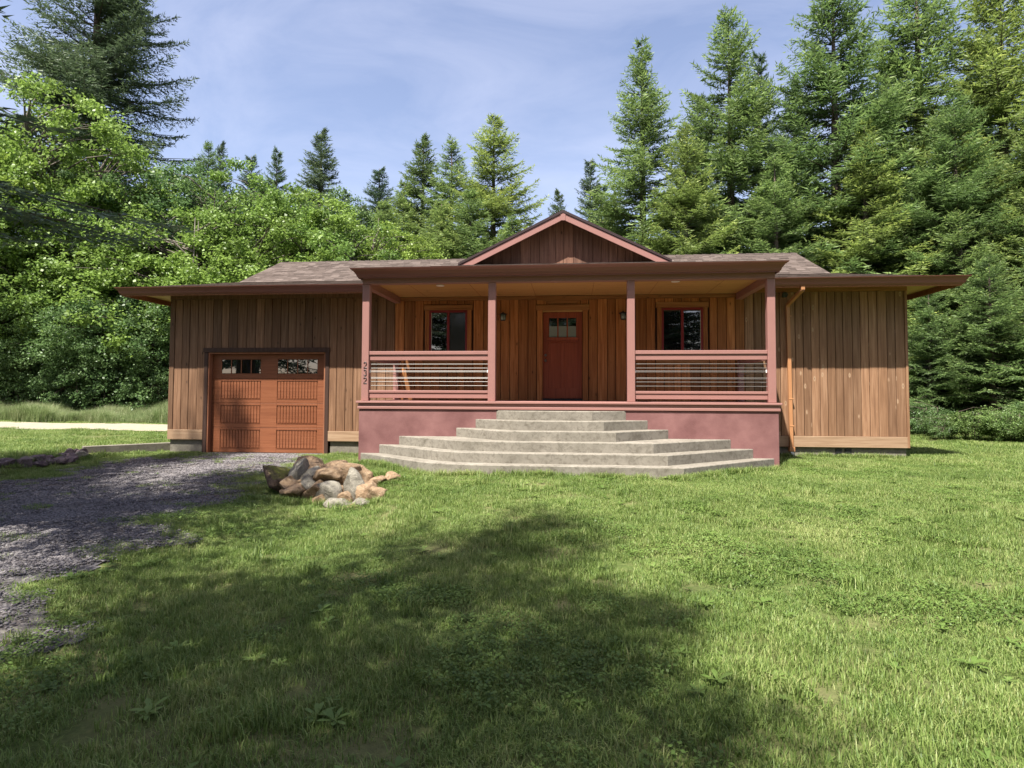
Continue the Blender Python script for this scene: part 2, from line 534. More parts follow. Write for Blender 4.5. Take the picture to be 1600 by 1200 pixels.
# side and back walls
hbox('side_wall', (XL-.012, XL+.018, .125, 6.8, -1.0, ZT), M['greyed'])
hbox('side_wall', (XR-.018, XR+.012, .125, 6.8, -1.0, ZT), M['weathered'])
hbox('back_wall', (XL+.02, XR-.02, 6.782, 6.81, -1.0, ZT), M['weathered'])
# skirt boards and frieze boards
hbox('skirt_board', (XL-.012, GA, -.04, .03, -1.0, ZB-.004), M['skirt'], front_wall)
hbox('skirt_board', (GB, -4.1, -.04, .03, -1.0, ZB-.004), M['skirt'], front_wall)
hbox('skirt_board', (4.12, XR-.021, -.04, .03, -1.0, ZB-.004), M['skirt'], front_wall)
hbox('frieze_board', (XL-.022, -4.0, -.045, .03, ZT+.002, 2.56), M['greyed'], front_wall)
hbox('frieze_board', (4.0, XR+.036, -.045, .03, ZT+.002, 2.56), M['cedar_h'], front_wall)
hbox('frieze_board', (-3.99, 3.99, -.045, .03, ZT-.098, 2.44), M['cedar_h'], front_wall)

# --- garage door
gd = hbox('garage_door', (-8.66, -5.745, .13, .18, -1.31, 1.10), M['garage'], None, .004)
hbox('garage_sill', (-8.78, -5.62, -.05, .3, -1.42, -1.32), M['found'], gd)
hbox('jamb', (-8.70, -8.665, -.02, .19, -1.36, 1.14), M['jamb'], gd)
hbox('jamb', (-5.74, -5.705, -.02, .19, -1.36, 1.14), M['jamb'], gd)
hbox('jamb', (-8.664, -5.741, -.02, .19, 1.105, 1.14), M['jamb'], gd)
hbox('casing', (GA, -8.702, -.035, .05, -1.36, 1.142), M['dark_trim'], gd)
hbox('casing', (-5.703, GB, -.035, .05, -1.36, 1.142), M['dark_trim'], gd)
hbox('casing', (GA-.02, GB+.02, -.05, .05, 1.144, GT), M['dark_trim'], gd)
rows_z = [(-1.31, -.70), (-.70, -.10), (-.10, .50), (.50, 1.10)]
cols_x = [(-8.43, -7.40), (-6.98, -5.95)]
for i, (za, zb) in enumerate(rows_z):
    # stiles and rails round the two fields of a section
    for (xa, xb) in ((-8.655, cols_x[0][0]), (cols_x[0][1], cols_x[1][0]), (cols_x[1][1], -5.75)):
        hbox('stile', (xa, xb, .112, .1295, za+.004, zb-.004), M['garage'], gd, .003)
    for ca, cb in cols_x:
        rl = .10 if i < 3 else .12
        hbox('rail', (ca+.001, cb-.001, .112, .1295, za+.004, za+rl), M['garage'], gd, .003)
        hbox('rail', (ca+.001, cb-.001, .112, .1295, zb-(.05 if i < 3 else .12), zb-.004), M['garage'], gd, .003)
        z0, z1 = za+rl+.012, zb-(.062 if i < 3 else .132)
        if i < 3:
            pn = MB(); n = 13; w = (cb-ca-.03)/n
            for k in range(n):
                pn.cbox((ca+.015+k*w+.005, ca+.015+(k+1)*w-.005, .116, .1295, z0, z1), .005)
            hb(pn, 'bead_panel', M['garage'], gd)
            fr = MB()
            fr.box(ca+.002, cb-.002, .107, .1115, z0-.018, z0-.008); fr.box(ca+.002, cb-.002, .107, .1115, z1+.006, z1+.014)
            hb(fr, 'panel_moulding', M['garage'], gd)
        else:
            w = (cb-ca)/4
            for k in range(4):
                hbox('pane', (ca+k*w+.012, ca+(k+1)*w-.012, .119, .128, z0, z1), M['glass'], gd, .001)
            for k in range(5):
                x = ca+k*w
                hbox('muntin', (x-.011, x+.011, .1085, .1115 if k in (0, 4) else .129, z0+.001, z1-.001), M['garage'], gd, .002)

# --- windows
def window(x0, x1, z0, z1, panes):
    w = hbox('window', (x0, x1, .012, .029, z0, z1), M['black'])
    for b in ((x0, x0+.045, z0, z1), (x1-.045, x1, z0, z1), (x0+.046, x1-.046, z1-.05, z1), (x0+.046, x1-.046, z0, z0+.05), ((x0+x1)/2-.03, (x0+x1)/2+.03, z0+.051, z1-.051)):
        hbox('frame', (b[0], b[1], -.03, .011, b[2], b[3]), M['red_frame'], w)
    mid = (x0+x1)/2
    for k, (a, b) in enumerate(((x0+.047, mid-.032), (mid+.032, x1-.047))):
        p = hbox('pane', (a, b, -.004, .006, z0+.052, z1-.052), panes[k], w, .001)
    hbox('pane_bead', ((x0+.049) if panes[0] is M['glass'] and panes[1] is not M['glass'] else x1-.058, (x0+.058) if panes[0] is M['glass'] and panes[1] is not M['glass'] else x1-.049, -.012, -.0045, z0+.053, z1-.06), M['white'], w, .001)
    for b in ((x0-.1, x0-.003, z0-.003, z1+.003), (x1+.003, x1+.1, z0-.003, z1+.003), (x0-.13, x1+.13, z1+.004, z1+.13), (x0-.13, x1+.13, z0-.11, z0-.004)):
        hbox('casing', (b[0], b[1], -.036, .028, b[2], b[3]), M['cedar'] if b[3]-b[2] > .3 else M['cedar_h'], w)
window(-3.16, -2.245, .96, 2.125, (M['glass'], M['screen']))
window(2.262, 3.185, .96, 2.135, (M['glass'], M['glass']))

# --- front door
fd = hbox('front_door', (-.457, .457, .075, .115, .045, 2.07), M['door'])
for b in ((-.456, -.33, .05, 2.066), (.33, .456, .05, 2.066), (-.329, .329, 1.93, 2.066), (-.329, .329, .05, .29), (-.035, .035, .291, 1.36), (-.329, .329, 1.361, 1.46)):
    hbox('stile', (b[0], b[1], .06, .0745, b[2], b[3]), M['door'], fd)
hbox('shelf', (-.36, .36, .015, .0595, 1.40, 1.475), M['door'], fd)
for k in range(6): hbox('dentil', (-.33+k*.115, -.27+k*.115, .03, .0595, 1.345, 1.3985), M['door'], fd)
for k in range(3):
    a = -.329+k*.2195
    hbox('pane', (a+.016, a+.2035, .064, .0745, 1.74, 1.928), M['glass'], fd, .001)
    hbox('pane', (a+.016, a+.2035, .0645, .0745, 1.462, 1.739), M['curtain'], fd, .001)
    if k: hbox('muntin', (a-.015, a+.015, .055, .0745, 1.462, 1.929), M['door'], fd)
for z in (.93, 1.06):
    kb = MB(); kb.tube([(-.395, .058, z), (-.395, .03, z), (-.395, .015, z), (-.395, -.002, z)], [.032, .014, .03, .02], 12)
    hb(kb, 'knob', M['steel'], fd, True)
hbox('threshold', (-.5, .5, .0, .1, .004, .044), M['black'], fd)
for b in ((-.59, -.465, .003, 2.1), (.465, .59, .003, 2.1), (-.62, .62, 2.101, 2.235)):
    hbox('casing', (b[0], b[1], -.04, .1, b[2], b[3]), M['cedar'] if b[3] < 2.15 else M['cedar_h'], fd)
hbox('stop', (-.464, .464, -.01, .1, 2.072, 2.1), M['soffit'], fd)
pl = MB(); pl.prism([(-.30, 2.255), (.30, 2.255), (.42, 2.33), (.62, 2.345), (.62, 2.425), (-.62, 2.425), (-.62, 2.345), (-.42, 2.33)], -.075, -.047)
hb(pl, 'shaped_board', M['cedar_h'], fd)

# --- porch
PX0, PX1, PY = -4.0, 4.05, -2.30
pb = hbox('porch_base', (PX0-.03, PX1+.03, PY-.01, -.05, -1.6, -.16), M['stucco'], None, .012)
hbox('base_moulding', (PX0-.055, PX1+.055, PY-.035, -.05, -.158, -.105), M['paint'], pb, .006)
hbox('base_moulding', (PX0-.045, PX1+.045, PY-.025, -.05, -.103, -.045), M['paint'], pb, .006)
hbox('porch_floor', (PX0-.08, PX1+.08, PY-.06, -.045, -.043, .0), M['paint'], pb, .006)
POSTS = [-3.931, -1.358, 1.362, 3.983]
YP = -2.191
for x in POSTS:
    hbox('post', (x-.074, x+.074, YP-.07, YP+.07, .002, 2.36), M['paint'], None, .008)
# beams and ceiling
bm = hbox('beam', (-4.005, 4.057, YP-.085, YP+.075, 2.362, 2.52), M['paint'], None, .004)
hbox('beam', (-3.995, -3.86, YP+.077, -.05, 2.30, 2.50), M['paint'], None, .004)
hbox('beam', (3.912, 4.047, YP+.077, -.05, 2.30, 2.50), M['paint'], None, .004)
ceil = hbox('porch_ceiling', (-3.858, 3.91, YP+.078, -.05, 2.442, 2.47), M['soffit'], None, .002)
for i in range(6):
    x = -3.85+(i+.5)*7.75/6
    hbox('ceiling_batten', (x-.004, x+.004, YP+.08, -.052, 2.438, 2.4415), M['cedar_h'], ceil, .001)
for x, y in ((-2.55, -1.6), (-.1, -1.85), (2.3, -1.7)):
    lb = MB(); lb.tube([(x, y, 2.44), (x, y, 2.425)], .085, 20)
    d = hb(lb, 'downlight', M['white'], ceil)

# railings with cables
def rail_x(x0, x1):
    for b in ((.93, 1.0, .05), (.818, .928, .03), (.165, .215, .045), (.06, .163, .03)):
        hbox('rail', (x0, x1, YP-b[2], YP+b[2], b[0], b[1]), M['paint'], None, .005)
    for z in (.742, .662, .606, .586, .474, .454, .392, .312):
        c = MB(); c.tube([(x0, YP, z), (x1, YP, z)], .0048, 6); hb(c, 'cable', M['steel'])
    for x in (x0+.012, x1-.012):
        hbox('cable_fitting', (x-.011, x+.011, YP-.012, YP+.012, .57, .625), M['white'])
rail_x(POSTS[0]+.075, POSTS[1]-.075)
rail_x(POSTS[2]+.075, POSTS[3]-.075)
def rail_y(x):
    y0, y1 = YP+.071, -.14
    for b in ((.93, 1.0, .05), (.818, .928, .03), (.165, .215, .045), (.06, .163, .03)):
        hbox('rail', (x-b[2], x+b[2], y0, y1, b[0], b[1]), M['paint'], None, .005)
    hbox('half_post', (x-.06, x+.06, -.139, -.046, .002, 1.02), M['paint'], None, .006)
    for z in (.742, .662, .596, .464, .392, .312):
        c = MB(); c.tube([(x, y0, z), (x, y1, z)], .0048, 6); hb(c, 'cable', M['steel'])
rail_y(POSTS[0]); rail_y(POSTS[3])

# --- house number 232 on the left post (stroke digits)
def digit(pts, x, z, s):
    d_ = MB(); d_.tube([(x+px*s, YP-.0755, z+pz*s) for px, pz in pts], 0.0065, 6); hb(d_, 'house_number', M['black'])
def arc(cx, cz, r, a0, a1, n=8, sx=1): return [(cx+sx*r*math.cos(rad(a0+(a1-a0)*k/n)), cz+r*math.sin(rad(a0+(a1-a0)*k/n))) for k in range(n+1)]
two = arc(0, .74, .26, 165, -40)+[(-.27, .02), (.3, .02)]
three = arc(-.02, .76, .23, 150, -75)+arc(-.02, .27, .26, 75, -150)
for i, dg in enumerate((two, three, two)):
    digit(dg, -3.928, .665-i*.155, .115)

# --- wall lamps
for x in (-1.38, 1.385):
    lm = MB(); lm.tube([(x, -.014, 1.97), (x, -.03, 1.97)], .055, 14)
    lamp = hb(lm, 'wall_lamp', M['black'])
    a = MB(); a.tube([(x, -.03, 2.0), (x, -.08, 2.045), (x, -.13, 2.035)], .01, 8); hb(a, 'arm', M['black'], lamp)
    a = MB(); a.tube([(x, -.13, 2.06), (x, -.13, 2.035), (x, -.13, 2.01), (x, -.13, 2.0)], [.012, .035, .095, .1], 16); hb(a, 'shade', M['black'], lamp, True)
    a = MB(); a.tube([(x, -.13, 1.998), (x, -.13, 1.9), (x, -.13, 1.87)], [.05, .058, .045], 14); hb(a, 'lamp_glass', M['curtain'], lamp, True)
    a = MB(); a.tube([(x, -.13, 1.869), (x, -.13, 1.855)], .05, 14); hb(a, 'lamp_base', M['black'], lamp)
    for k in range(4):
        an = k*math.pi/2+.4
        a = MB(); a.tube([(x+.066*math.cos(an), -.13+.066*math.sin(an), 2.0), (x+.06*math.cos(an), -.13+.06*math.sin(an), 1.86)], .005, 6); hb(a, 'cage_bar', M['black'], lamp)

# --- eaves: soffit, gutters (mitred sweep of a profile), roof
EO = .75; EZ = 2.63
EX0, EX1, EY0, EY1 = XL-EO, XR+EO, -EO, 6.8+EO
def sweep(path, prof, name, mat, parent=None):
    """path: (x,y) polyline, outward = right-hand side; prof: (u,z) closed"""
    P = [Vector((a, b)) for a, b in path]; mb = MB(); n = len(prof)
    for i, p in enumerate(P):
        d0 = (P[i]-P[i-1]).normalized() if i else (P[1]-P[0]).normalized()
        d1 = (P[i+1]-P[i]).normalized() if i < len(P)-1 else d0
        n0, n1 = Vector((d0.y, -d0.x)), Vector((d1.y, -d1.x))
        b = (n0+n1); b = b/ (1+n0.dot(n1))
        for u, z in prof: mb.v.append((p.x+b.x*u, p.y+b.y*u, z))
    for i in range(len(P)-1):
        for k in range(n):
            a0, a1 = i*n+k, i*n+(k+1) % n
            mb.f.append((a0, a0+n, a1+n, a1))
    mb.f.append(tuple(range(n))); mb.f.append(tuple(range((len(P)-1)*n+n-1, (len(P)-1)*n-1, -1)))
    return hb(mb, name, mat, parent)
GP = [(0, EZ-.165), (.012, EZ-.165), (.03, EZ-.15), (.045, EZ-.13), (.058, EZ-.085), (.085, EZ-.04), (.118, EZ-.012), (.124, EZ+.006), (.112, EZ+.008), (.104, EZ-.012), (0, EZ-.02)]
PG = [(0, EZ-.175), (.014, EZ-.175), (.014, EZ-.155), (.032, EZ-.148), (.05, EZ-.1), (.09, EZ-.045), (.14, EZ-.01), (.148, EZ+.012), (.134, EZ+.014), (.12, EZ-.012), (0, EZ-.02)]
roof_parts = []
# path direction chosen so that outward lies on the right-hand side
lg = sweep([(EX0, EY1), (EX0, EY0), (-4.12, EY0)], GP, 'gutter', M['gutter'])
rg = sweep([(4.17, EY0), (EX1, EY0), (EX1, EY1)], GP, 'gutter', M['gutter'])
pg = sweep([(-4.03, EY0-.12), (-4.03, -2.40), (4.08, -2.40), (4.08, EY0-.12)], PG, 'gutter', M['gutter'])
for b_ in ((-4.028, 4.078, -2.398, -2.28, 2.522, 2.61), (-4.028, -3.93, -2.278, -.06, 2.503, 2.61), (3.98, 4.078, -2.278, -.06, 2.503, 2.61)):
    hbox('fascia', b_, M['paint'], None, .002)
for b_ in ((EX0+.004, -4.02, EY0+.031, -.001), (4.07, EX1-.004, EY0+.031, -.001), (EX0+.031, XL-.02, .001, EY1-.004), (XR+.02, EX1-.031, .001, EY1-.004)):
    hbox('soffit', (*b_, 2.562, 2.585), M['soffit'], None, .001)
for b_ in ((EX0+.002, -4.12, EY0+.001, EY0+.03), (4.17, EX1-.002, EY0+.001, EY0+.03), (EX0+.002, EX0+.03, EY0+.031, EY1), (EX1-.03, EX1-.002, EY0+.031, EY1)):
    hbox('fascia', (*b_, 2.44, 2.561), M['jamb'], None, .002)

IN = 1.85; BZ = EZ+.243*IN; RY = 3.4; RZ = BZ+.45*(RY-(EY0+IN))
BX0, BX1, BY0 = EX0+IN, EX1-IN, EY0+IN
BY1 = 2*RY-BY0
qx = 2.2
P0x, P1x, PYf = -4.03, 4.08, -2.40
qy = PYf+(BZ-EZ)/.243
vx0, vx1 = P0x+IN, P1x-IN          # where the porch hips reach the break line
planes = {
 'front_low_left': [(EX0, EY0, EZ), (P0x, EY0, EZ), (vx0, BY0, BZ), (BX0, BY0, BZ)],
 'front_low_right': [(P1x, EY0, EZ), (EX1, EY0, EZ), (BX1, BY0, BZ), (vx1, BY0, BZ)],
 'front_high': [(BX0, BY0, BZ), (BX1, BY0, BZ), (BX1, RY, RZ), (BX0, RY, RZ)],
 'porch_front': [(P0x, PYf, EZ), (P1x, PYf, EZ), (vx1, qy, BZ), (vx0, qy, BZ)],
 'porch_left': [(P0x, EY0, EZ), (P0x, PYf, EZ), (vx0, qy, BZ), (vx0, BY0, BZ)],
 'porch_right': [(P1x, PYf, EZ), (P1x, EY0, EZ), (vx1, BY0, BZ), (vx1, qy, BZ)],
 'end_left': [(EX0, EY1, EZ), (EX0, EY0, EZ), (BX0, BY0, BZ), (BX0, BY1, BZ)],
 'end_right': [(EX1, EY0, EZ), (EX1, EY1, EZ), (BX1, BY1, BZ), (BX1, BY0, BZ)],
 'back_low': [(EX1, EY1, EZ), (EX0, EY1, EZ), (BX0, BY1, BZ), (BX1, BY1, BZ)],
 'back_high': [(BX1, BY1, BZ), (BX0, BY1, BZ), (BX0, RY, RZ), (BX1, RY, RZ)],
 'porch_flat': [(vx0, qy, BZ), (vx1, qy, BZ), (vx1, BY0, BZ), (vx0, BY0, BZ)],
 'gablet_left': [(BX0, BY1, BZ), (BX0, BY0, BZ), (BX0, RY, RZ)],
 'gablet_right': [(BX1, BY0, BZ), (BX1, BY1, BZ), (BX1, RY, RZ)],
}
rv, rf = [], []
for k, pl_ in planes.items():
    rf.append(tuple(range(len(rv), len(rv)+len(pl_)))); rv += [(x, y, z-.012) for x, y, z in pl_]
def shaped(name, v, f, mat, parent=None): return attach(mesh(name, v, f, mat), parent or house)
roof = shaped('roof', rv, rf, M['drip'])
sv, sf, st = [], [], []
def shingle_plane(poly, expo=.145):
    """courses of overlapping tabs on a quad given as bottom-left, bottom-right, top-right, top-left"""
    a, b, c, d_ = [Vector(p) for p in poly]
    up = ((d_-a)+(c-b)).normalized(); right = (b-a).normalized()
    nrm = right.cross(up).normalized(); up = nrm.cross(right)
    Ht = (d_-a).dot(up); n = int(Ht/expo)+1
    for i in range(n):
        s0, s1 = i*expo, min((i+1)*expo+.03, Ht)
        if s1-s0 < .03: continue
        def ends(s):
            q_ = min(1, s/Ht); return (a+(d_-a)*q_).dot(right)-a.dot(right), (b+(c-b)*q_).dot(right)-a.dot(right)
        l0, r0 = ends(s0); l1, r1 = ends(s1)
        x = min(l0, l1)-random.uniform(0, .2)
        while x < max(r0, r1):
            w = random.uniform(.14, .34); xa, xb = x, x+w-.006; x += w
            pts = [(max(xa, l0), s0), (min(xb, r0), s0), (min(xb, r1), s1), (max(xa, l1), s1)]
            if pts[1][0]-pts[0][0] < .02 and pts[2][0]-pts[3][0] < .02: continue
            if pts[1][0] < pts[0][0] or pts[2][0] < pts[3][0]: continue
            lift = random.uniform(.010, .018); base = len(sv)
            for j, (u_, s_) in enumerate(pts):
                sv.append(a+right*u_+up*s_+nrm*(lift if j < 2 else .002))
            for (u_, s_) in pts[:2]: sv.append(a+right*u_+up*s_-nrm*.006)
            sf.append((base, base+1, base+2, base+3)); sf.append((base+4, base+5, base+1, base))
            st.extend([random.betavariate(2, 2)]*6)
for k in ('front_low_left', 'front_low_right', 'front_high', 'porch_front', 'porch_left', 'porch_right', 'end_left', 'end_right'):
    shingle_plane(planes[k])
# gable over the porch
AZ_, AX, GYf = 4.262, .022, -.64          # apex height, apex x, front edge of the rake
GH, GS = 2.36, .488                        # half width and pitch
gback = RY
for s in (-1, 1):
    e = (AX+s*GH, AZ_-GS*GH)
    p = [(e[0], GYf, e[1]), (AX, GYf, AZ_), (AX, gback, AZ_), (e[0], gback, e[1])]
    if s > 0: pass
    q_ = [p[3], p[0], p[1], p[2]] if s < 0 else [p[0], p[3], p[2], p[1]]
    shingle_plane(q_)
    slab = MB()
    slab.prism([(AX, AZ_-.055), (AX, AZ_-.004), (e[0], e[1]-.004), (e[0], e[1]-.055)][::s], GYf+.012, gback)
    hb(slab, 'gable_roof', M['drip'], roof)
    # rake board and drip edge
    rk = MB(); rk.prism([(AX+s*.055, AZ_-.06-GS*.055), (e[0], e[1]-.06), (e[0], e[1]-.2), (AX+s*.055, AZ_-.205-GS*.055)][::-s], GYf-.012, GYf+.03)
    hb(rk, 'rake_board', M['paint'], roof)
    dr = MB(); dr.prism([(AX, AZ_+.012), (e[0]+s*.02, e[1]+.002), (e[0]+s*.02, e[1]-.052), (AX, AZ_-.052)][::-s], GYf-.03, GYf+.011)
    hb(dr, 'drip_edge', M['drip'], roof)
ap = MB(); ap.prism([(AX-.054, AZ_-.225), (AX+.054, AZ_-.225), (AX+.054, AZ_-.08), (AX, AZ_-.055), (AX-.054, AZ_-.08)], GYf-.022, GYf+.03)
hb(ap, 'apex_board', M['paint'], roof)
sh = MB(); sh.v = sv; sh.f = sf
sho = hb(sh, 'shingles', M['shingle'], roof)
at = sho.data.attributes.new('tone', 'FLOAT', 'POINT'); at.data.foreach_set('value', np.array(st, np.float32))
sho['kind'] = 'stuff'
# ridge caps
x = BX0
while x < BX1-.05:
    w = min(.24, BX1-x)
    if abs(x+w/2-AX) > .3 or True:
        rc = MB(); rc.add([(x, RY-.13, RZ-.045), (x+w+.02, RY-.13, RZ-.052), (x+w+.02, RY, RZ+.008), (x, RY, RZ+.018), (x+w+.02, RY+.13, RZ-.052), (x, RY+.13, RZ-.045)], [(0, 1, 2, 3), (3, 2, 4, 5)])
        hb(rc, 'ridge_cap', M['shingle'], roof)
    x += w
# gable wall boards
gw = MB(); gy0 = GYf+.33
gw.prism([(AX-GH+.1, BZ-.05), (AX+GH-.1, BZ-.05), (AX+GH-.1, AZ_-GS*(GH-.1)-.06), (AX, AZ_-.06), (AX-GH+.1, AZ_-GS*(GH-.1)-.06)], gy0+.03, gy0+.12)
gwall = hb(gw, 'gable_wall', M['gable_wood'])
x = AX-GH+.15
while x < AX+GH-.16:
    w = min(random.uniform(.17, .24), AX+GH-.15-x)
    if w > .05:
        za, zb = AZ_-GS*abs(x-AX)-.06, AZ_-GS*abs(x+w-AX)-.06
        top = [(x+w-.005, zb), (x+.005, za)]
        if x < AX < x+w: top = [(x+w-.005, zb), (AX, AZ_-.06), (x+.005, za)]
        th = random.uniform(0, .01)
        b = MB(); b.prism([(x+.005, BZ-.04), (x+w-.005, BZ-.04)]+top, gy0-th, gy0+.029)
        hb(b, 'board', M['gable_wood'], gwall)
    x += w

# --- downspout on the right
ds = MB()
def rect_path(mb, pts, w, d_):
    for p, q_ in zip(pts[:-1], pts[1:]):
        p, q_ = Vector(p), Vector(q_); t_ = (q_-p).normalized(); a_ = Vector((1, 0, 0)); a_ = (a_-t_*a_.dot(t_)).normalized(); b_ = t_.cross(a_)
        v = [tuple(o+a_*sx*w/2+b_*sy*d_/2) for o in (p, q_) for sx, sy in ((-1, -1), (1, -1), (1, 1), (-1, 1))]
        mb.add(v, [(3, 2, 1, 0), (4, 5, 6, 7), (0, 1, 5, 4), (1, 2, 6, 5), (2, 3, 7, 6), (3, 0, 4, 7)])
rect_path(ds, [(5.10, -.76, 2.47), (5.10, -.755, 2.39), (5.02, -.11, 2.17), (5.02, -.08, 2.12), (5.055, -.08, -1.0)], .075, .06)
dso = hb(ds, 'downspout', M['spout'])
for z in (1.9, .05, -.55): hbox('strap', (4.985+(2-z)*.011, 5.09+(2-z)*.011, -.115, -.04, z, z+.025), M['spout'], dso)
hbox('outlet', (5.0, 5.12, -.13, -.03, -1.1, -1.0), M['spout'], dso)
hbox('drain_pipe', (5.03, 5.1, -.12, -.05, -1.3, -1.1), M['white'], dso)
# --- motion light under the eave
fl = MB(); fl.tube([(4.93, -.05, 2.36), (4.93, -.16, 2.38), (4.93, -.2, 2.37)], [.03, .055, .06], 12)
hb(fl, 'flood_light', M['black'])

# --- concrete steps
ends = [1.27, 1.68, 2.065, 3.215, 3.62, 4.0]
front = [.60, .80, 1.0, 1.62, 1.82, 2.03]
fy = [-2.62, -2.92, -3.22, -3.46, -3.74, -4.03]
steps = None
for k in range(5, -1, -1):
    z1 = -(k+1)*.1725; z0 = -1.55 if k == 5 else z1-.1725+.002
    ye = PY-.012
    rt = [(ends[k]+.02, ye), (front[k], fy[k])]
    # left side is a softly rounded corner, right side a crisp one
    L0, L1 = Vector((-ends[k]+.02, ye)), Vector((-front[k], fy[k]))
    cv = []
    for i in range(9):
        t_ = i/8; p1 = L1+(L0-L1)*.22; p2 = L1+Vector((front[k]*.55, 0)); 
        p = p1*(1-t_)**2+L1*2*t_*(1-t_)+p2*t_*t_; cv.append((p.x, p.y))
    poly = [(L0.x, L0.y)]+cv+[(front[k], fy[k]), (ends[k]-.02, ye)]
    n = len(poly); c_ = .012
    cen = Vector((0, ye))
    def inset(p):
        v_ = cen-Vector(p); v_.normalize(); return (p[0]+v_.x*c_, p[1]+v_.y*c_)
    v = [(x_, y_, z0) for x_, y_ in poly]+[(x_, y_, z1-c_) for x_, y_ in poly]+[(*inset(p), z1) for p in poly]
    f = [tuple(range(2*n, 3*n))]
    for i in range(n):
        j = (i+1) % n; f += [(i, j, n+j, n+i), (n+i, n+j, 2*n+j, 2*n+i)]
    so_ = mesh('step', v, f, M['step'])
    if steps is None: steps = empty('steps', (0, 0, 0)); attach(steps, house); steps.location = (0, 0, 0)
    attach(so_, steps)

# ------------------------------------------------------------------ kerb and rocks
def stone_mesh(seed, sx, sy, sz):
    """an angular field stone: an icosphere cut by random planes"""
    import bmesh
    rs = np.random.default_rng(seed)
    bm_ = bmesh.new(); bmesh.ops.create_icosphere(bm_, subdivisions=4, radius=1)
    pl_ = [(Vector(rs.normal(size=3)).normalized(), rs.uniform(.5, .82)) for _ in range(13)]
    for v in bm_.verts:
        p = v.co.copy()
        for n_, d_ in pl_:
            e = p.dot(n_)-d_
            if e > 0: p -= n_*e*.985
        p *= 1+.10*noise.noise(p*1.8+Vector((seed, 0, 0)))+.03*noise.noise(p*6+Vector((0, seed, 0)))
        v.co = Vector((p.x*sx, p.y*sy, p.z*sz))
    me = bpy.data.meshes.new('stone'); bm_.to_mesh(me); bm_.free()
    me.polygons.foreach_set('use_smooth', [True]*len(me.polygons))
    return me
def stone_mat(name, a, b, spot, moss=0.0):
    t = NT(name); p = t.pos((1, 1, 1), 5.0)
    n = t.noise(p, 5.5, 8, .7, .8); f = t.noise(p, 22, 6, .75)
    c = t.ramp(n, [(.36, a), (.6, b)])
    c = t.mix(t.ramp(f, [(.52, 0.0), (.7, .75)]), c, spot)
    if moss:
        g = t.n.new('ShaderNodeNewGeometry'); sx = t.n.new('ShaderNodeSeparateXYZ'); t.l.new(g.outputs['Normal'], sx.inputs[0])
        mm = t.math('MULTIPLY', t.ramp(sx.outputs['Z'], [(.45, 0.0), (.8, 1.0)]), t.ramp(n, [(.35, 0.0), (.6, moss)]))
        c = t.mix(mm, c, (.2, .22, .035))
    t.bump(t.math('ADD', n, t.math('MULTIPLY', f, .6)), 1.0, .05)
    return t.col(c, .9, .2)
M['st_tan'] = stone_mat('tan_stone', (.15, .1, .058), (.32, .22, .135), (.42, .34, .24))
M['st_grey'] = stone_mat('grey_stone', (.13, .118, .094), (.255, .235, .19), (.37, .345, .28))
M['st_dark'] = stone_mat('dark_mossy_stone', (.05, .035, .028), (.13, .09, .065), (.2, .15, .11), .9)
M['st_plum'] = stone_mat('dark_plum_stone', (.07, .05, .055), (.17, .13, .13), (.26, .24, .25))
rw = empty('rock_retaining_wall', (-3.7, -4.7, -1.42))
tag(rw, 'short wall of tan and grey rocks beside the gravel drive', 'rock wall')
# pixel, half sizes (m), distance plane Y, tilt, material
def at_pix(px, py, Y):
    v = fwd+r2*((px-800)/FPX)-u2*((py-575.48)/FPX); return CAM+v*((Y-CAM.y)/v.y)
ROCKS = [(441, 748, .31, .22, .17, -4.45, -.55, 'st_dark'), (472, 742, .13, .15, .2, -4.42, .3, 'st_grey'), (490, 733, .17, .17, .12, -4.2, .1, 'st_tan'),
 (478, 724, .17, .17, .1, -4.05, -.1, 'st_tan'), (491, 742, .13, .15, .12, -4.5, .2, 'st_grey'), (516, 744, .2, .2, .13, -4.5, .1, 'st_tan'),
 (534, 745, .12, .15, .15, -4.55, .5, 'st_tan'), (551, 736, .22, .2, .13, -4.35, -.05, 'st_tan'), (563, 738, .16, .16, .12, -4.35, -.2, 'st_tan'),
 (499, 765, .17, .17, .16, -4.75, .2, 'st_tan'), (485, 756, .13, .15, .12, -4.7, 0, 'st_grey'), (512, 770, .17, .16, .13, -4.85, .1, 'st_grey'), (530, 768, .12, .14, .12, -4.8, -.1, 'st_tan'),
 (554, 765, .15, .15, .24, -4.75, .55, 'st_grey'), (579, 752, .13, .13, .07, -4.6, .3, 'st_tan'), (590, 746, .14, .14, .08, -4.5, .2, 'st_tan'),
 (577, 764, .13, .15, .11, -4.75, -.2, 'st_tan'), (530, 784, .16, .15, .085, -5.05, .1, 'st_grey'), (548, 792, .15, .14, .07, -5.2, .2, 'st_tan'),
 (463, 766, .17, .17, .09, -4.85, .1, 'st_tan'), (588, 776, .14, .14, .09, -4.95, 0, 'st_tan'), (612, 744, .09, .1, .06, -4.4, 0, 'st_tan'), (478, 752, .1, .12, .1, -4.6, .3, 'st_tan'), (541, 778, .1, .12, .09, -4.95, .2, 'st_tan'), (566, 783, .12, .12, .07, -5.05, -.1, 'st_grey'), (497, 781, .11, .12, .07, -5.05, .1, 'st_tan'), (525, 731, .16, .16, .09, -4.25, .1, 'st_tan'), (456, 757, .14, .14, .1, -4.7, .2, 'st_tan')]
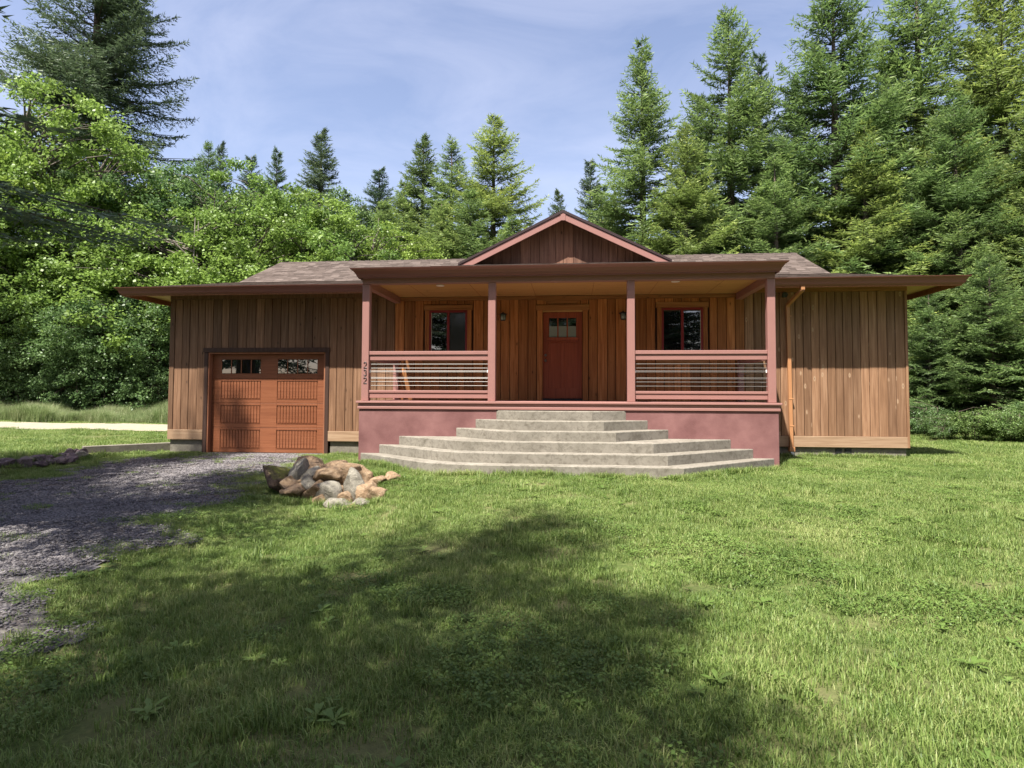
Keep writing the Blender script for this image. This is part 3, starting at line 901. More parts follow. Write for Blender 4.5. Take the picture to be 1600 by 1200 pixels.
for i, (px, py, sx, sy, sz, Y, tl, mt) in enumerate(ROCKS):
    me = stone_mesh(40+i, sx*1.78, sy*2.0, sz*1.66); me.materials.append(M[mt])
    o = link('stone', me, rw); w = at_pix(px, py+3, Y); o.location = Vector(w)-rw.location
    o.rotation_euler = (random.uniform(-.2, .2), -tl, random.uniform(-.4, .4))
    if px > 572 and py < 780:                              # end stones sit in the turf
        o.location.z = ghf(w.x, w.y)+sz*.7-rw.location.z
# earth packed behind the rocks so that they lean on something
for i, (x, y) in enumerate([(-4.52, -.06), (-4.36, -.1)]):
    me = stone_mesh(300+i, .09, .08, .07); me.materials.append(M['st_grey'])
    o = link('loose_stone', me); o.location = (x, y-.35, ghf(x, y-.35)+.03)
    tag(o, 'small pale loose stone at the foot of the wall beside the porch base', 'stone', 'loose stones by the porch base')
# low kerb and stone row on the far side of the drive
kb = empty('concrete_kerb', (-10.8, 0, -1.3))
tag(kb, 'low concrete kerb running out from the garage corner', 'kerb')
kv = MB(); A, B = Vector((-11.15, -.95)), Vector((-9.76, .55)); dd = (B-A).normalized(); nn_ = Vector((-dd.y, dd.x))*.17
for z0, z1 in ((-1.6, -1.125),):
    pts = [A-nn_*.2, B-nn_*.2, B+nn_*1.3, A+nn_*1.3]
    kv.add([(p.x, p.y, z0) for p in pts]+[(p.x, p.y, z1-.012) for p in pts]+[(p.x*.998+(A.x+B.x)/2*.002, p.y*.998+(A.y+B.y)/2*.002, z1) for p in pts], [(0, 1, 5, 4), (1, 2, 6, 5), (2, 3, 7, 6), (3, 0, 4, 7), (4, 5, 9, 8), (5, 6, 10, 9), (6, 7, 11, 10), (7, 4, 8, 11), (8, 9, 10, 11)])
attach(kv.build('kerb_block', M['found']), kb)
rr_ = empty('stone_row', (-11.2, -2, -1.3))
tag(rr_, 'row of dark rounded stones edging the drive beyond the kerb', 'stone row')
for i in range(26):
    t_ = (i//2)/12; x = -11.2+.25*math.sin(t_*5)+random.uniform(-.1, .1)+(i % 2)*.2; y = -1.15-2.6*t_
    s_ = random.uniform(.1, .19)
    me = stone_mesh(100+i, s_*1.25, s_, s_*.75); me.materials.append(M['st_plum'] if i not in (3, 12) else M['st_grey'])
    o = link('stone', me, rr_); o.location = Vector((x, y, ghf(x, y)+.05))-rr_.location; o.rotation_euler = (0, 0, random.uniform(0, 6))

# ------------------------------------------------------------------ foliage materials
def leaf_mat(name, dark, light, transl=.35, rough=.5, var=.25, tipc=None):
    t = NT(name)
    a = t.node('ShaderNodeAttribute', attribute_name='tone')
    g = t.noise(t.pos((1, 1, 1)), .55, 3)
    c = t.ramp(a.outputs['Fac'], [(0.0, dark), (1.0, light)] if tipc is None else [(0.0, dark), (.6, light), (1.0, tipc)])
    c = t.mix(1.0, c, t.ramp(g, [(.3, 1-var), (.7, 1+var)]), 'MULTIPLY')
    r = t.rnd()
    c = t.mix(1.0, c, t.ramp(r, [(0, (.74, .82, .88)), (.5, (1, 1, 1)), (1, (1.22, 1.12, .95))]), 'MULTIPLY')
    t.col(c, rough, .35)
    tr = t.n.new('ShaderNodeBsdfTranslucent'); t.l.new(c, tr.inputs['Color'])
    mx = t.n.new('ShaderNodeMixShader'); mx.inputs['Fac'].default_value = transl
    t.l.new(t.b.outputs[0], mx.inputs[1]); t.l.new(tr.outputs[0], mx.inputs[2])
    t.l.new(mx.outputs[0], t.n['Material Output'].inputs['Surface'])
    return t.m
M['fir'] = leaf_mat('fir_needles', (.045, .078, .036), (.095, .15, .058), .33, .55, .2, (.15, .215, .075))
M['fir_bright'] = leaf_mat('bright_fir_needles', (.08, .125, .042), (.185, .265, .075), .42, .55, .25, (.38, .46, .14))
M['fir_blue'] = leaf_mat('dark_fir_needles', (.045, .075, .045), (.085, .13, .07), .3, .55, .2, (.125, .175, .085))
M['maple'] = leaf_mat('maple_leaves', (.11, .19, .035), (.24, .35, .075), .42, .45)
M['alder'] = leaf_mat('alder_leaves', (.085, .15, .045), (.17, .26, .085), .4, .45)
M['shrub'] = leaf_mat('shrub_leaves', (.075, .135, .04), (.155, .24, .08), .4, .45)
tb = NT('bark'); nb = tb.noise(tb.pos((9, 9, 1.6)), 1.0, 6, .7)
M['bark'] = tb.col(tb.ramp(nb, [(.3, (.045, .035, .028)), (.7, (.15, .12, .095))]), .95, .1); tb.bump(nb, .8, .03)
ta = NT('pale_bark'); na = ta.noise(ta.pos((9, 9, 1.6)), 1.0, 6, .7)
M['pale_bark'] = ta.col(ta.ramp(na, [(.3, (.06, .05, .04)), (.7, (.18, .16, .135))]), .9, .1)

def basis(T):
    """per-row frames for directions T (n,3)"""
    up = np.tile([0, 0, 1.0], (len(T), 1))
    S = np.cross(T, up); S /= np.maximum(np.linalg.norm(S, axis=1, keepdims=True), 1e-6)
    return S, np.cross(S, T)

def conifer(seed, Ht, R, z0, droop=.28, spacing=.34, dens=1.0, leaf=.15, top_pow=.85, tilt=.35, gap=.0):
    """crown as many small needle sprays on whorled, drooping boughs; returns crown verts, tris, tone, and wood MB"""
    g = np.random.default_rng(seed); V, Tn = [], []; wood = MB()
    wood.tube([(0, 0, -.4), (0, 0, Ht*.2), (.05*Ht*.02, 0, Ht*.6), (0, 0, Ht)], [Ht*.016+.05, Ht*.013+.03, Ht*.007+.02, .01], 8)
    z = z0; lean = g.uniform(0, 6.28)
    while z < Ht-.15:
        t = (z-z0)/(Ht-z0)
        nb_ = int(g.integers(4, 7))+(1 if t < .5 else 0)
        for _ in range(nb_):
            az = g.uniform(0, 2*math.pi)
            if gap and (g.random() < gap*.5 or math.sin(z*1.1+1.7*math.sin(az*2+z*.35)) > 1-gap*1.3): continue
            L = R*((1-t)**top_pow)*g.uniform(.6, 1.1)*(.8+.2*min(1, t/.1)) + .14
            if g.random() < .07: L *= .55
            e0 = tilt*(t*1.5-.35)+g.uniform(-.1, .14)
            n = max(4, int(L/.125))
            s = (np.arange(n)+.6)/n
            d = np.array([math.cos(az), math.sin(az)])
            zz = z+g.uniform(-.12, .12)+L*(math.tan(e0)*s - droop*(1-t*.6)*s**1.6 + droop*.75*s**3.2)
            bend = .16*L*g.uniform(-1, 1)*s**2
            P = np.stack([d[0]*L*s-d[1]*bend, d[1]*L*s+d[0]*bend, zz], -1)
            if L > .9 and t < .93:
                k = [0, n//2, n-1]
                wood.tube([(0, 0, float(zz[0]))]+[tuple(P[i]) for i in k], [.012+.012*L, .008+.009*L, .006+.004*L, .004], 4, False)
            tang = np.gradient(P, axis=0) if n > 1 else np.tile([d[0], d[1], 0], (n, 1))
            tang /= np.linalg.norm(tang, axis=1, keepdims=True)
            keep = s > .08
            P, tang, ss = P[keep], tang[keep], s[keep]
            # side twigs
            for side in (-1, 1, 0):
                S, U = basis(tang)
                tl = (.10+.42*L*(1-ss)**.75*np.minimum(1, ss*2.2))*g.uniform(.7, 1.2, len(ss))
                tl = np.minimum(tl, 1.0)
                if side == 0: tl = np.full(len(ss), .17); dr = tang+U*.35
                else: dr = tang*g.uniform(.45, .9, (len(ss), 1))+S*side+U*g.uniform(-.22, .12, (len(ss), 1))
                dr /= np.linalg.norm(dr, axis=1, keepdims=True)
                m_ = np.maximum(1, (tl/.078*dens).astype(int)); rep = np.repeat(np.arange(len(ss)), m_)
                if len(rep) == 0: continue
                f = (np.concatenate([np.arange(q_) for q_ in m_])+g.uniform(.2, 1, len(rep)))/m_[rep]
                dirs = dr[rep]; base = P[rep]+dirs*(tl[rep]*f)[:, None]; base[:, 2] -= .22*(tl[rep]*f)**2
                Sd, Ud = basis(dirs)
                off = g.choice([-1, 1], len(rep))[:, None]
                ld = dirs*g.uniform(.5, 1, (len(rep), 1))+Sd*off*g.uniform(.2, .9, (len(rep), 1))+Ud*g.uniform(-.5, .4, (len(rep), 1))
                ld /= np.linalg.norm(ld, axis=1, keepdims=True)
                ll = leaf*g.uniform(.6, 1.25, (len(rep), 1))
                wv = np.cross(ld, g.normal(size=(len(rep), 3))+Ud*1.4); wv /= np.maximum(np.linalg.norm(wv, axis=1, keepdims=True), 1e-6)
                tri = np.stack([base-wv*ll*.16, base+wv*ll*.16, base+ld*ll*1.1], 1)
                V.append(tri.reshape(-1, 3))
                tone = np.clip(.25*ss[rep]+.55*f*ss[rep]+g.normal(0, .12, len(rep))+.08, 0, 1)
                Tn.append(np.repeat(tone, 3))
        z += spacing*(1-.45*t)*g.uniform(.8, 1.2)
    # leader
    V = np.concatenate(V); Tn = np.concatenate(Tn)
    return V, np.arange(len(V)).reshape(-1, 3), Tn, wood

def broadleaf(seed, Ht, R, z0, nclump=260, per=80, leaf=.13, clump_r=.55, stems=1, ground=False):
    g = np.random.default_rng(seed); wood = MB(); V, Tn = [], []
    fr = [(g.normal(size=3), g.uniform(0, 6.28), g.uniform(.12, .26)) for _ in range(9)]
    roots = [(0, 0)] if stems == 1 else [(g.uniform(-.4, .4)*R*.6, g.uniform(-.4, .4)*R*.6) for _ in range(stems)]
    tops = []
    for (rx_, ry_) in roots:
        tx, ty = rx_*1.8+g.uniform(-.15, .15)*R, ry_*1.8+g.uniform(-.15, .15)*R
        pts = [(rx_, ry_, -.3), (rx_+(tx-rx_)*.3, ry_+(ty-ry_)*.2, Ht*.35), (tx*.9, ty*.9, Ht*.65), (tx, ty, Ht*.93)]
        r0 = Ht*.012+.02 if stems == 1 else Ht*.007+.012
        wood.tube(pts, [r0*1.2, r0*.9, r0*.5, .012], 7); tops.append(pts)
    zc, hz = (z0+Ht)/2, (Ht-z0)/2
    cs = []
    while len(cs) < nclump:
        u = g.normal(size=3); u /= np.linalg.norm(u)
        k = 1+sum(a*math.sin(3.1*float(np.dot(u, w))+ph) for w, ph, a in fr)*.55
        rr = g.uniform(.25, 1)**.4*k
        p = np.array([u[0]*R*rr, u[1]*R*rr, zc+u[2]*hz*rr])
        if p[2] < (.15 if ground else z0*.8) or p[2] > Ht*1.05: continue
        # narrower towards the top
        cs.append(p)
    for i, p in enumerate(cs):
        if i % 2 == 0:
            st_ = tops[int(g.integers(len(tops)))]; q0 = Vector(st_[1]).lerp(Vector(st_[3]), float(np.clip((p[2]-Ht*.35)/(Ht*.6)-.15, 0, 1)))
            pm = q0.lerp(Vector(p), .55)+Vector((0, 0, .12*R))
            wood.tube([q0, pm, Vector(p)], [.035*Ht/9+.006, .02*Ht/9+.004, .004], 4, False)
        n = int(per*g.uniform(.6, 1.3)); cr = clump_r*g.uniform(.65, 1.3)
        o = g.normal(size=(n, 3)); o /= np.linalg.norm(o, axis=1, keepdims=True)
        o *= (g.uniform(0, 1, (n, 1))**.5)*cr; o[:, 2] *= .62
        c = p+o
        nm = g.normal(size=(n, 3))*.75+np.array([0, 0, .75])+o/cr*.5; nm /= np.linalg.norm(nm, axis=1, keepdims=True)
        a = np.cross(nm, g.normal(size=(n, 3))); a /= np.maximum(np.linalg.norm(a, axis=1, keepdims=True), 1e-6)
        b = np.cross(nm, a); l_ = leaf*g.uniform(.6, 1.25, (n, 1))
        fold = nm*l_*.12
        quad = np.stack([c-a*l_*.5, c+b*l_*.36-fold, c+a*l_*.55, c-b*l_*.36-fold], 1)
        V.append(quad.reshape(-1, 3)); Tn.append(np.repeat(np.clip(g.normal(.5, .22, n)+g.normal(0, .12), 0, 1), 4))
    V = np.concatenate(V); Tn = np.concatenate(Tn)
    return V, np.arange(len(V)).reshape(-1, 4), Tn, wood

TREES = {}
def proto(key, gen, crown_mat, bark='bark'):
    V, F_, Tn, wood = gen
    me = fast_mesh('crown', V, F_, M[crown_mat], attrs={'tone': Tn})
    wm = bpy.data.meshes.new('trunk'); wm.from_pydata(wood.v, [], wood.f); wm.materials.append(M[bark])
    wm.polygons.foreach_set('use_smooth', [True]*len(wm.polygons)); wm.update()
    TREES[key] = (me, wm)
def recol(key, src, crown_mat):
    me = TREES[src][0].copy(); me.materials.clear(); me.materials.append(M[crown_mat]); TREES[key] = (me, TREES[src][1])
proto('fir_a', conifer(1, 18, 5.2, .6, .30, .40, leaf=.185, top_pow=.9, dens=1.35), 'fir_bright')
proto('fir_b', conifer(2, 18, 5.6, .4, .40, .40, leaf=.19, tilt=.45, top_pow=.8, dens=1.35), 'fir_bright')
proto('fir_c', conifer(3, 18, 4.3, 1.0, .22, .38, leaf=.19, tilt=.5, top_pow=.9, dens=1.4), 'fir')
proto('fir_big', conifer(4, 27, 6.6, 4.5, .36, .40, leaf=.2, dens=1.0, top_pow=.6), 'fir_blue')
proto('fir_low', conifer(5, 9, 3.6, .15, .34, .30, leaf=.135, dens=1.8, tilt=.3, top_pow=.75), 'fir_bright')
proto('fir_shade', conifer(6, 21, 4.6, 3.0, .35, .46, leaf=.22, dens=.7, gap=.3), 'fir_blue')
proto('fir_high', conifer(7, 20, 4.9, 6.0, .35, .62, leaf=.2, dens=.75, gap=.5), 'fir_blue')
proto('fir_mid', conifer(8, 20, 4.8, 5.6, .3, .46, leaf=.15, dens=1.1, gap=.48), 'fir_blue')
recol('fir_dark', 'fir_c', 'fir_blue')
proto('maple', broadleaf(21, 11, 3.6, 1.2, 420, 130, .135, .58), 'maple', 'pale_bark')
proto('alder', broadleaf(22, 11, 3.0, 1.0, 400, 120, .11, .5, 2), 'alder', 'pale_bark')
proto('vine_maple', broadleaf(23, 8, 3.0, .4, 330, 90, .13, .5, 4, True), 'maple', 'pale_bark')
proto('shrub', broadleaf(24, 4.4, 2.3, .1, 260, 90, .10, .45, 5, True), 'shrub', 'bark')
proto('bush', broadleaf(25, 1.5, 1.2, .0, 120, 80, .075, .28, 4, True), 'shrub', 'bark')
NATIVE = dict(fir_a=18, fir_b=18, fir_c=18, fir_big=27, fir_low=9, fir_shade=21, fir_high=20, fir_mid=20, fir_dark=18, maple=11, alder=11, vine_maple=8, shrub=4.4, bush=1.5)

def tree(name, key, x, y, Ht, label, cat, group=None, wid=1.0, rot=None, sink=0.0, lean=0.0):
    s_ = Ht/NATIVE[key]
    e = empty(name, (x, y, ghf(x, y)-sink)); e.rotation_euler = (lean, 0, random.uniform(0, 6.28) if rot is None else rot)
    e.scale = (s_*wid, s_*wid, s_)
    link('trunk', TREES[key][1], e); link('crown', TREES[key][0], e)
    return tag(e, label, cat, group)
def at_px(px, Y):
    """ground X where the ray through pixel column px reaches depth Y"""
    v = fwd+r2*((px-800)/FPX); return CAM.x+v.x*(Y-CAM.y)/v.y
def top_h(px, py, Y):
    """height above the ground that reaches pixel row py at depth Y"""
    p = at_pix(px, py, Y); return p.z-ghf(p.x, Y)
def ptree(name, key, px, py, Y, label, cat, group=None, wid=1.0, **kw):
    p = at_pix(px, py, Y); return tree(name, key, p.x, Y, p.z-ghf(p.x, Y), label, cat, group, wid, **kw)

# --- big dark fir on the left, behind the leafy trees
ptree('fir_tree', 'fir_big', 160, -230, 24, 'huge dark fir with drooping boughs towering over the leafy trees', 'fir tree', wid=.9, rot=1.0)
# --- skyline of firs behind the house
FAR = 'distant firs on the skyline'
for px, py, Y, key, wid in ((326, 226, 50, 'fir_b', .8), (346, 224, 53, 'fir_dark', .8), (393, 243, 56, 'fir_dark', 1.0), (433, 235, 54, 'fir_c', .9), (593, 263, 58, 'fir_dark', 1.3), (872, 297, 70, 'fir_dark', 1.0), (922, 250, 50, 'fir_dark', 1.0), (540, 300, 60, 'fir_c', 1.2), (470, 290, 62, 'fir_a', 1.0), (940, 290, 55, 'fir_c', 1.2), (415, 285, 58, 'fir_a', 1.1)):
    ptree('fir_tree', key, px, py, Y, 'small far dark fir tip rising on the skyline', 'fir tree', FAR, wid)
ptree('fir_tree', 'fir_dark', 503, 205, 44, 'slender dark blue-green fir standing alone above the leafy trees', 'fir tree', None, 1.25)
MID = 'pointed green firs behind the roof left of the gable'
for px, py, Y, key, wid in ((662, 216, 30, 'fir_c', 1.35), (706, 216, 27, 'fir_a', 1.1), (772, 186, 26, 'fir_b', 1.2)):
    ptree('fir_tree', key, px, py, Y, 'pointed mid-green fir behind the roof beside the gable', 'fir tree', MID, wid)
for px, py, Y, key, wid in ((600, 318, 26, 'fir_b', 1.4), (632, 285, 28, 'fir_a', 1.35), (735, 300, 22, 'fir_b', 1.35), (690, 315, 21, 'fir_a', 1.5), (800, 335, 22, 'fir_a', 1.4), (565, 320, 30, 'fir_c', 1.4)):
    ptree('fir_tree', key, px, py, Y, 'short bushy green fir half hidden behind the roof ridge', 'fir tree', 'young firs behind the ridge', wid)
# --- tall firs on the right
for px, py, Y, key, wid, lb in ((1003, 62, 15, 'fir_a', 1.0, 'tall pointed fir with full outline against the sky beside the gable'), (1138, 20, 16, 'fir_b', .95, 'tall broad fir next to the pointed one beside the gable'),
  (1300, -40, 15, 'fir_b', 1.05, 'very tall broad fir above the right end of the roof ridge'), (1430, -70, 17, 'fir_a', 1.2, 'very tall fir above the right roof overhang'), (1560, -60, 15, 'fir_b', 1.1, 'very tall fir standing clear of the right roof overhang')):
    ptree('fir_tree', key, px, py, Y, lb, 'fir tree', None, wid)
for px, py, Y, key, wid in ((1070, 200, 13, 'fir_b', 1.0), (1185, 85, 20, 'fir_c', .8), (1210, 240, 12.5, 'fir_a', 1.15), (1350, 190, 12.5, 'fir_a', 1.2), (960, 300, 18, 'fir_a', 1.1), (1490, 150, 12, 'fir_b', 1.1), (1625, 110, 11, 'fir_a', 1.1), (1240, 130, 24, 'fir_c', 1.1), (1390, 90, 25, 'fir_dark', 1.2), (1530, 60, 26, 'fir_dark', 1.2), (1090, 150, 26, 'fir_dark', 1.0)):
    ptree('fir_tree', key, px, py, Y, 'bushy green fir crowded among the tall firs on the right', 'fir tree', 'firs crowded among the tall ones', wid)
for px, py, Y, wid in ((1450, 440, 8.6, .9), (1545, 400, 7.8, 1.0), (1640, 350, 7.0, 1.0), (1500, 330, 10.5, 1.05), (1600, 300, 10, 1.0)):
    ptree('fir_tree', 'fir_low', px, py, Y, 'young fir with boughs sweeping down to the grass beside the right wall', 'fir tree', 'young firs beside the right wall', wid)
for px, Y, h_, wid in ((1470, 5.6, .7, 1.0), (1520, 5.2, .9, 1.0), (1570, 4.8, .9, 1.1), (1610, 4.4, .8, 1.0), (1440, 7.2, 1.0, 1.0), (1655, 4.2, 1.1, 1.1)):
    x = at_px(px, Y); tree('low_bush', 'bush', x, Y, h_, 'low leafy bush at the lawn edge under the young firs', 'bush', 'low bushes at the lawn edge', wid)
# --- leafy trees on the left
LEAF = {'maple': ('large-leaved bright green maple beyond the garage end of the house', 'maples beyond the garage'), 'alder': ('fine-leaved slender green tree beyond the garage end of the house', 'fine-leaved trees beyond the garage'), 'vine_maple': ('low many-stemmed leafy tree in front of the taller maples', 'low leafy trees under the maples')}
for px, py, Y, key, wid in ((60, 150, 18, 'maple', .95), (-40, 230, 17, 'maple', 1.0), (165, 240, 19, 'maple', 1.05), (255, 262, 20, 'alder', 1.15), (330, 275, 21, 'alder', 1.1), (410, 285, 20, 'maple', 1.0), (475, 315, 20, 'maple', 1.1), (545, 318, 22, 'alder', 1.1), (300, 330, 17, 'vine_maple', 1.1), (210, 360, 17.5, 'vine_maple', 1.1), (430, 355, 17, 'vine_maple', 1.1), (110, 340, 16.5, 'vine_maple', 1.1), (10, 330, 16, 'vine_maple', 1.1), (520, 375, 17.5, 'vine_maple', 1.0), (590, 360, 19, 'maple', 1.0), (240, 430, 17.5, 'vine_maple', 1.0), (60, 420, 16.8, 'vine_maple', 1.0), (150, 430, 17.0, 'vine_maple', 1.0)):
    ptree('leafy_tree', key, px, py, Y, LEAF[key][0], 'tree', LEAF[key][1], wid)
for px, py, Y, wid in ((20, 480, 15.2, 1.0), (85, 470, 15.6, 1.0), (150, 490, 15.4, 1.05), (215, 470, 15.8, 1.1), (265, 480, 16.0, 1.0), (-40, 470, 14.8, 1.0), (50, 535, 14.6, .95), (120, 540, 14.7, .95), (190, 535, 14.9, 1.0), (250, 540, 15.1, 1.0), (-15, 540, 14.4, .9)):
    ptree('leafy_shrub', 'shrub', px, py, Y, 'dense green shrub behind the tall grass by the gravel track', 'shrub', 'shrubs along the gravel track', wid)
# --- trees behind and beside the camera that shade the lawn and show in the windows
SH = 'tall firs on the camera side of the lawn'
for key, x, y, Ht, wid in (('fir_shade', -13.4, -9.8, 23, 1.0), ('fir_mid', -8.2, -9.5, 15.5, 1.3), ('fir_high', -4.8, -15.8, 20.5, .95), ('fir_high', -3.2, -16.9, 17, 1.0)):
    tree('fir_tree', key, x, y, Ht, 'tall dark fir shading the gravel drive and lawn', 'fir tree', SH, wid)
for x, y, Ht in ((-14, -30, 22), (-7, -33, 24), (-1, -31, 21), (5, -33, 24), (11, -30, 22), (17, -32, 23), (24, -28, 22), (-21, -24, 22)):
    tree('fir_tree', 'fir_shade', x, y, Ht*1.25, 'tall dark fir standing across the lawn from the porch', 'fir tree', 'firs across the lawn from the porch', 1.15)

for i, (x, y, Ht) in enumerate(((-10, -27, 17), (.5, -27, 16), (6.5, -27.5, 15), (13, -27, 16), (18, -27, 17))):
    tree('fir_tree', 'fir_c' if i % 2 else 'fir_dark', x, y, Ht, 'mid-height fir in front of the tall dark firs across the lawn', 'fir tree', 'mid-height firs across the lawn', 1.2)
# ------------------------------------------------------------------ grass and gravel (geometry nodes scatter)
def grass_mat(name, stops, transl=.35):
    t = NT(name)
    a = t.node('ShaderNodeAttribute', attribute_name='tone')
    p = t.pos((1, 1, 1))
    big = t.noise(p, .8, 5, .62); sm = t.noise(p, 5.0, 4, .6)
    k = t.math('ADD', t.math('MULTIPLY', a.outputs['Fac'], .55), t.math('ADD', t.math('MULTIPLY', big, .8), t.math('MULTIPLY', sm, .4)))
    k = t.math('SUBTRACT', k, .36)
    c = t.ramp(k, stops)
    t.col(c, .5, .3)
    tr = t.n.new('ShaderNodeBsdfTranslucent'); t.l.new(c, tr.inputs['Color'])
    mx = t.n.new('ShaderNodeMixShader'); mx.inputs['Fac'].default_value = transl
    t.l.new(t.b.outputs[0], mx.inputs[1]); t.l.new(tr.outputs[0], mx.inputs[2])
    t.l.new(mx.outputs[0], t.n['Material Output'].inputs['Surface'])
    return t.m
M['grass'] = grass_mat('lawn_grass', [(.12, (.06, .105, .022)), (.34, (.125, .2, .042)), (.56, (.21, .285, .075)), (.8, (.36, .38, .155))])
M['tall_grass'] = grass_mat('tall_grass', [(.15, (.11, .17, .05)), (.45, (.22, .29, .11)), (.8, (.42, .42, .25))])

def tuft(seed, n, radius, h, w, curl=.5, tallvar=.5):
    g = np.random.default_rng(seed)
    r = radius*np.sqrt(g.uniform(0, 1, n)); th = g.uniform(0, 6.28, n)
    b = np.stack([r*np.cos(th), r*np.sin(th), np.full(n, -.01)], -1)
    hh = h*g.uniform(1-tallvar, 1+tallvar*.7, n)[:, None]; az = g.uniform(0, 6.28, n)
    d = np.stack([np.cos(az), np.sin(az), np.zeros(n)], -1); s = np.stack([-np.sin(az), np.cos(az), np.zeros(n)], -1)
    ln = g.uniform(.1, 1, n)[:, None]*curl
    up = np.array([0, 0, 1.0]); ww = w*g.uniform(.6, 1.3, n)[:, None]
    m_ = b+up*hh*.55+d*hh*ln*.35; tp = b+up*hh*(1-ln*.35)+d*hh*ln
    V = np.stack([b-s*ww, b+s*ww, m_+s*ww*.8, m_-s*ww*.8, tp], 1).reshape(-1, 3)
    i = np.arange(n)*5
    tri = np.concatenate([np.stack([i, i+1, i+2], -1), np.stack([i, i+2, i+3], -1), np.stack([i+3, i+2, i+4], -1)])
    tone = np.repeat(np.clip(g.normal(.45, .24, n), 0, 1), 5)
    return V, tri, tone
def weed(seed, n, rad_, w):
    """a flat rosette of broad leaves"""
    g = np.random.default_rng(seed); V, F_ = [], []
    for k in range(n):
        az = 6.28*k/n+g.uniform(-.3, .3); L = rad_*g.uniform(.6, 1.1); e = g.uniform(.25, .9)
        d = np.array([math.cos(az), math.sin(az), 0]); s = np.array([-math.sin(az), math.cos(az), 0]); b0 = len(V)
        for f, wd in ((.05, .25), (.4, .9), (.75, 1.0), (1.0, .05)):
            c = d*L*f+np.array([0, 0, L*(e*f-.55*e*f*f)])
            V += [c-s*w*wd, c+s*w*wd]
        for j in range(3):
            a = b0+2*j; F_ += [(a, a+1, a+3), (a, a+3, a+2)]
    return np.array(V), np.array(F_), np.full(len(V), g.uniform(.1, .35))
scatter_src = bpy.data.collections.new('scatter_sources')
def source(name, V, F_, tone, mat):
    o = bpy.data.objects.new(name, fast_mesh(name, V, F_, mat, attrs={'tone': tone})); scatter_src.objects.link(o); return o
def scatter(name, pts, rotz, scl, objs, tilt=None):
    coll = bpy.data.collections.new(name+'_source')
    for o in objs: coll.objects.link(o)
    me = bpy.data.meshes.new(name); me.vertices.add(len(pts)); me.vertices.foreach_set('co', np.asarray(pts, np.float32).ravel())
    a = me.attributes.new('rz', 'FLOAT', 'POINT'); a.data.foreach_set('value', np.asarray(rotz, np.float32))
    a = me.attributes.new('sc', 'FLOAT_VECTOR', 'POINT'); a.data.foreach_set('vector', np.asarray(scl, np.float32).ravel())
    a = me.attributes.new('ix', 'INT', 'POINT'); a.data.foreach_set('value', RNG.integers(0, len(objs), len(pts)).astype(np.int32))
    o = link(name, me)
    ng = bpy.data.node_groups.new(name, 'GeometryNodeTree')
    ng.interface.new_socket('Geometry', in_out='INPUT', socket_type='NodeSocketGeometry')
    ng.interface.new_socket('Geometry', in_out='OUTPUT', socket_type='NodeSocketGeometry')
    N, Lk = ng.nodes, ng.links
    gi, goo = N.new('NodeGroupInput'), N.new('NodeGroupOutput')
    iop, ci = N.new('GeometryNodeInstanceOnPoints'), N.new('GeometryNodeCollectionInfo')
    ci.inputs['Collection'].default_value = coll; ci.inputs['Separate Children'].default_value = True; ci.inputs['Reset Children'].default_value = True
    def attr(nm, ty):
        q_ = N.new('GeometryNodeInputNamedAttribute'); q_.data_type = ty; q_.inputs['Name'].default_value = nm; return q_.outputs['Attribute']
    cx = N.new('ShaderNodeCombineXYZ'); Lk.new(attr('rz', 'FLOAT'), cx.inputs['Z'])
    er = N.new('FunctionNodeEulerToRotation'); Lk.new(cx.outputs[0], er.inputs[0])
    Lk.new(gi.outputs[0], iop.inputs['Points']); Lk.new(ci.outputs[0], iop.inputs['Instance'])
    iop.inputs['Pick Instance'].default_value = True
    Lk.new(attr('ix', 'INT'), iop.inputs['Instance Index']); Lk.new(er.outputs[0], iop.inputs['Rotation']); Lk.new(attr('sc', 'FLOAT_VECTOR'), iop.inputs['Scale'])
    Lk.new(iop.outputs[0], goo.inputs[0])
    md = o.modifiers.new('scatter', 'NODES'); md.node_group = ng
    return o
def blocked(x, y):
    """under the house, the steps, the kerb"""
    h_ = (x > XL-.05) & (x < XR+.05) & (y > -.03)
    p_ = (x > -4.06) & (x < 4.11) & (y > -2.34)
    wd = np.interp(y, [-4.06, -2.3], [2.07, 4.05]); s_ = (np.abs(x) < wd) & (y > -4.05) & (y < -2.2)
    g_ = (x > -8.8) & (x < -5.6) & (y > -.3)
    return h_ | p_ | s_ | g_
grassA = [source('grass_tuft', *tuft(50+i, 210, .17, .054, .0026, .95), M['grass']) for i in range(6)]
grassB = [source('grass_clump', *tuft(70+i, 90, .10, .12, .0036, .8), M['grass']) for i in range(3)]
def clover(seed, n, radius):
    g = np.random.default_rng(seed); r = radius*np.sqrt(g.uniform(0, 1, n)); th = g.uniform(0, 6.28, n)
    c = np.stack([r*np.cos(th), r*np.sin(th), g.uniform(.025, .06, n)], -1); V = []
    nm = g.normal(size=(n, 3))*.35+np.array([0, 0, 1.0]); nm /= np.linalg.norm(nm, axis=1, keepdims=True)
    a = np.cross(nm, g.normal(size=(n, 3))); a /= np.linalg.norm(a, axis=1, keepdims=True); b = np.cross(nm, a)
    l_ = g.uniform(.006, .013, (n, 1))
    V = np.stack([c-a*l_, c-b*l_*.8, c+a*l_, c+b*l_*.8], 1).reshape(-1, 3)
    i = np.arange(n)*4
    return V, np.concatenate([np.stack([i, i+1, i+2], -1), np.stack([i, i+2, i+3], -1)]), np.repeat(np.clip(g.normal(.15, .1, n), 0, 1), 4)
clovers = [source('clover_patch', *clover(85+i, 190, .17), M['grass']) for i in range(3)]
weeds = [source('weed', *weed(80+i, 5+i, .065+.015*i, .012), M['grass']) for i in range(3)]
tall = [source('tall_grass_clump', *tuft(90+i, 120, .3, .75, .007, .55), M['tall_grass']) for i in range(3)]
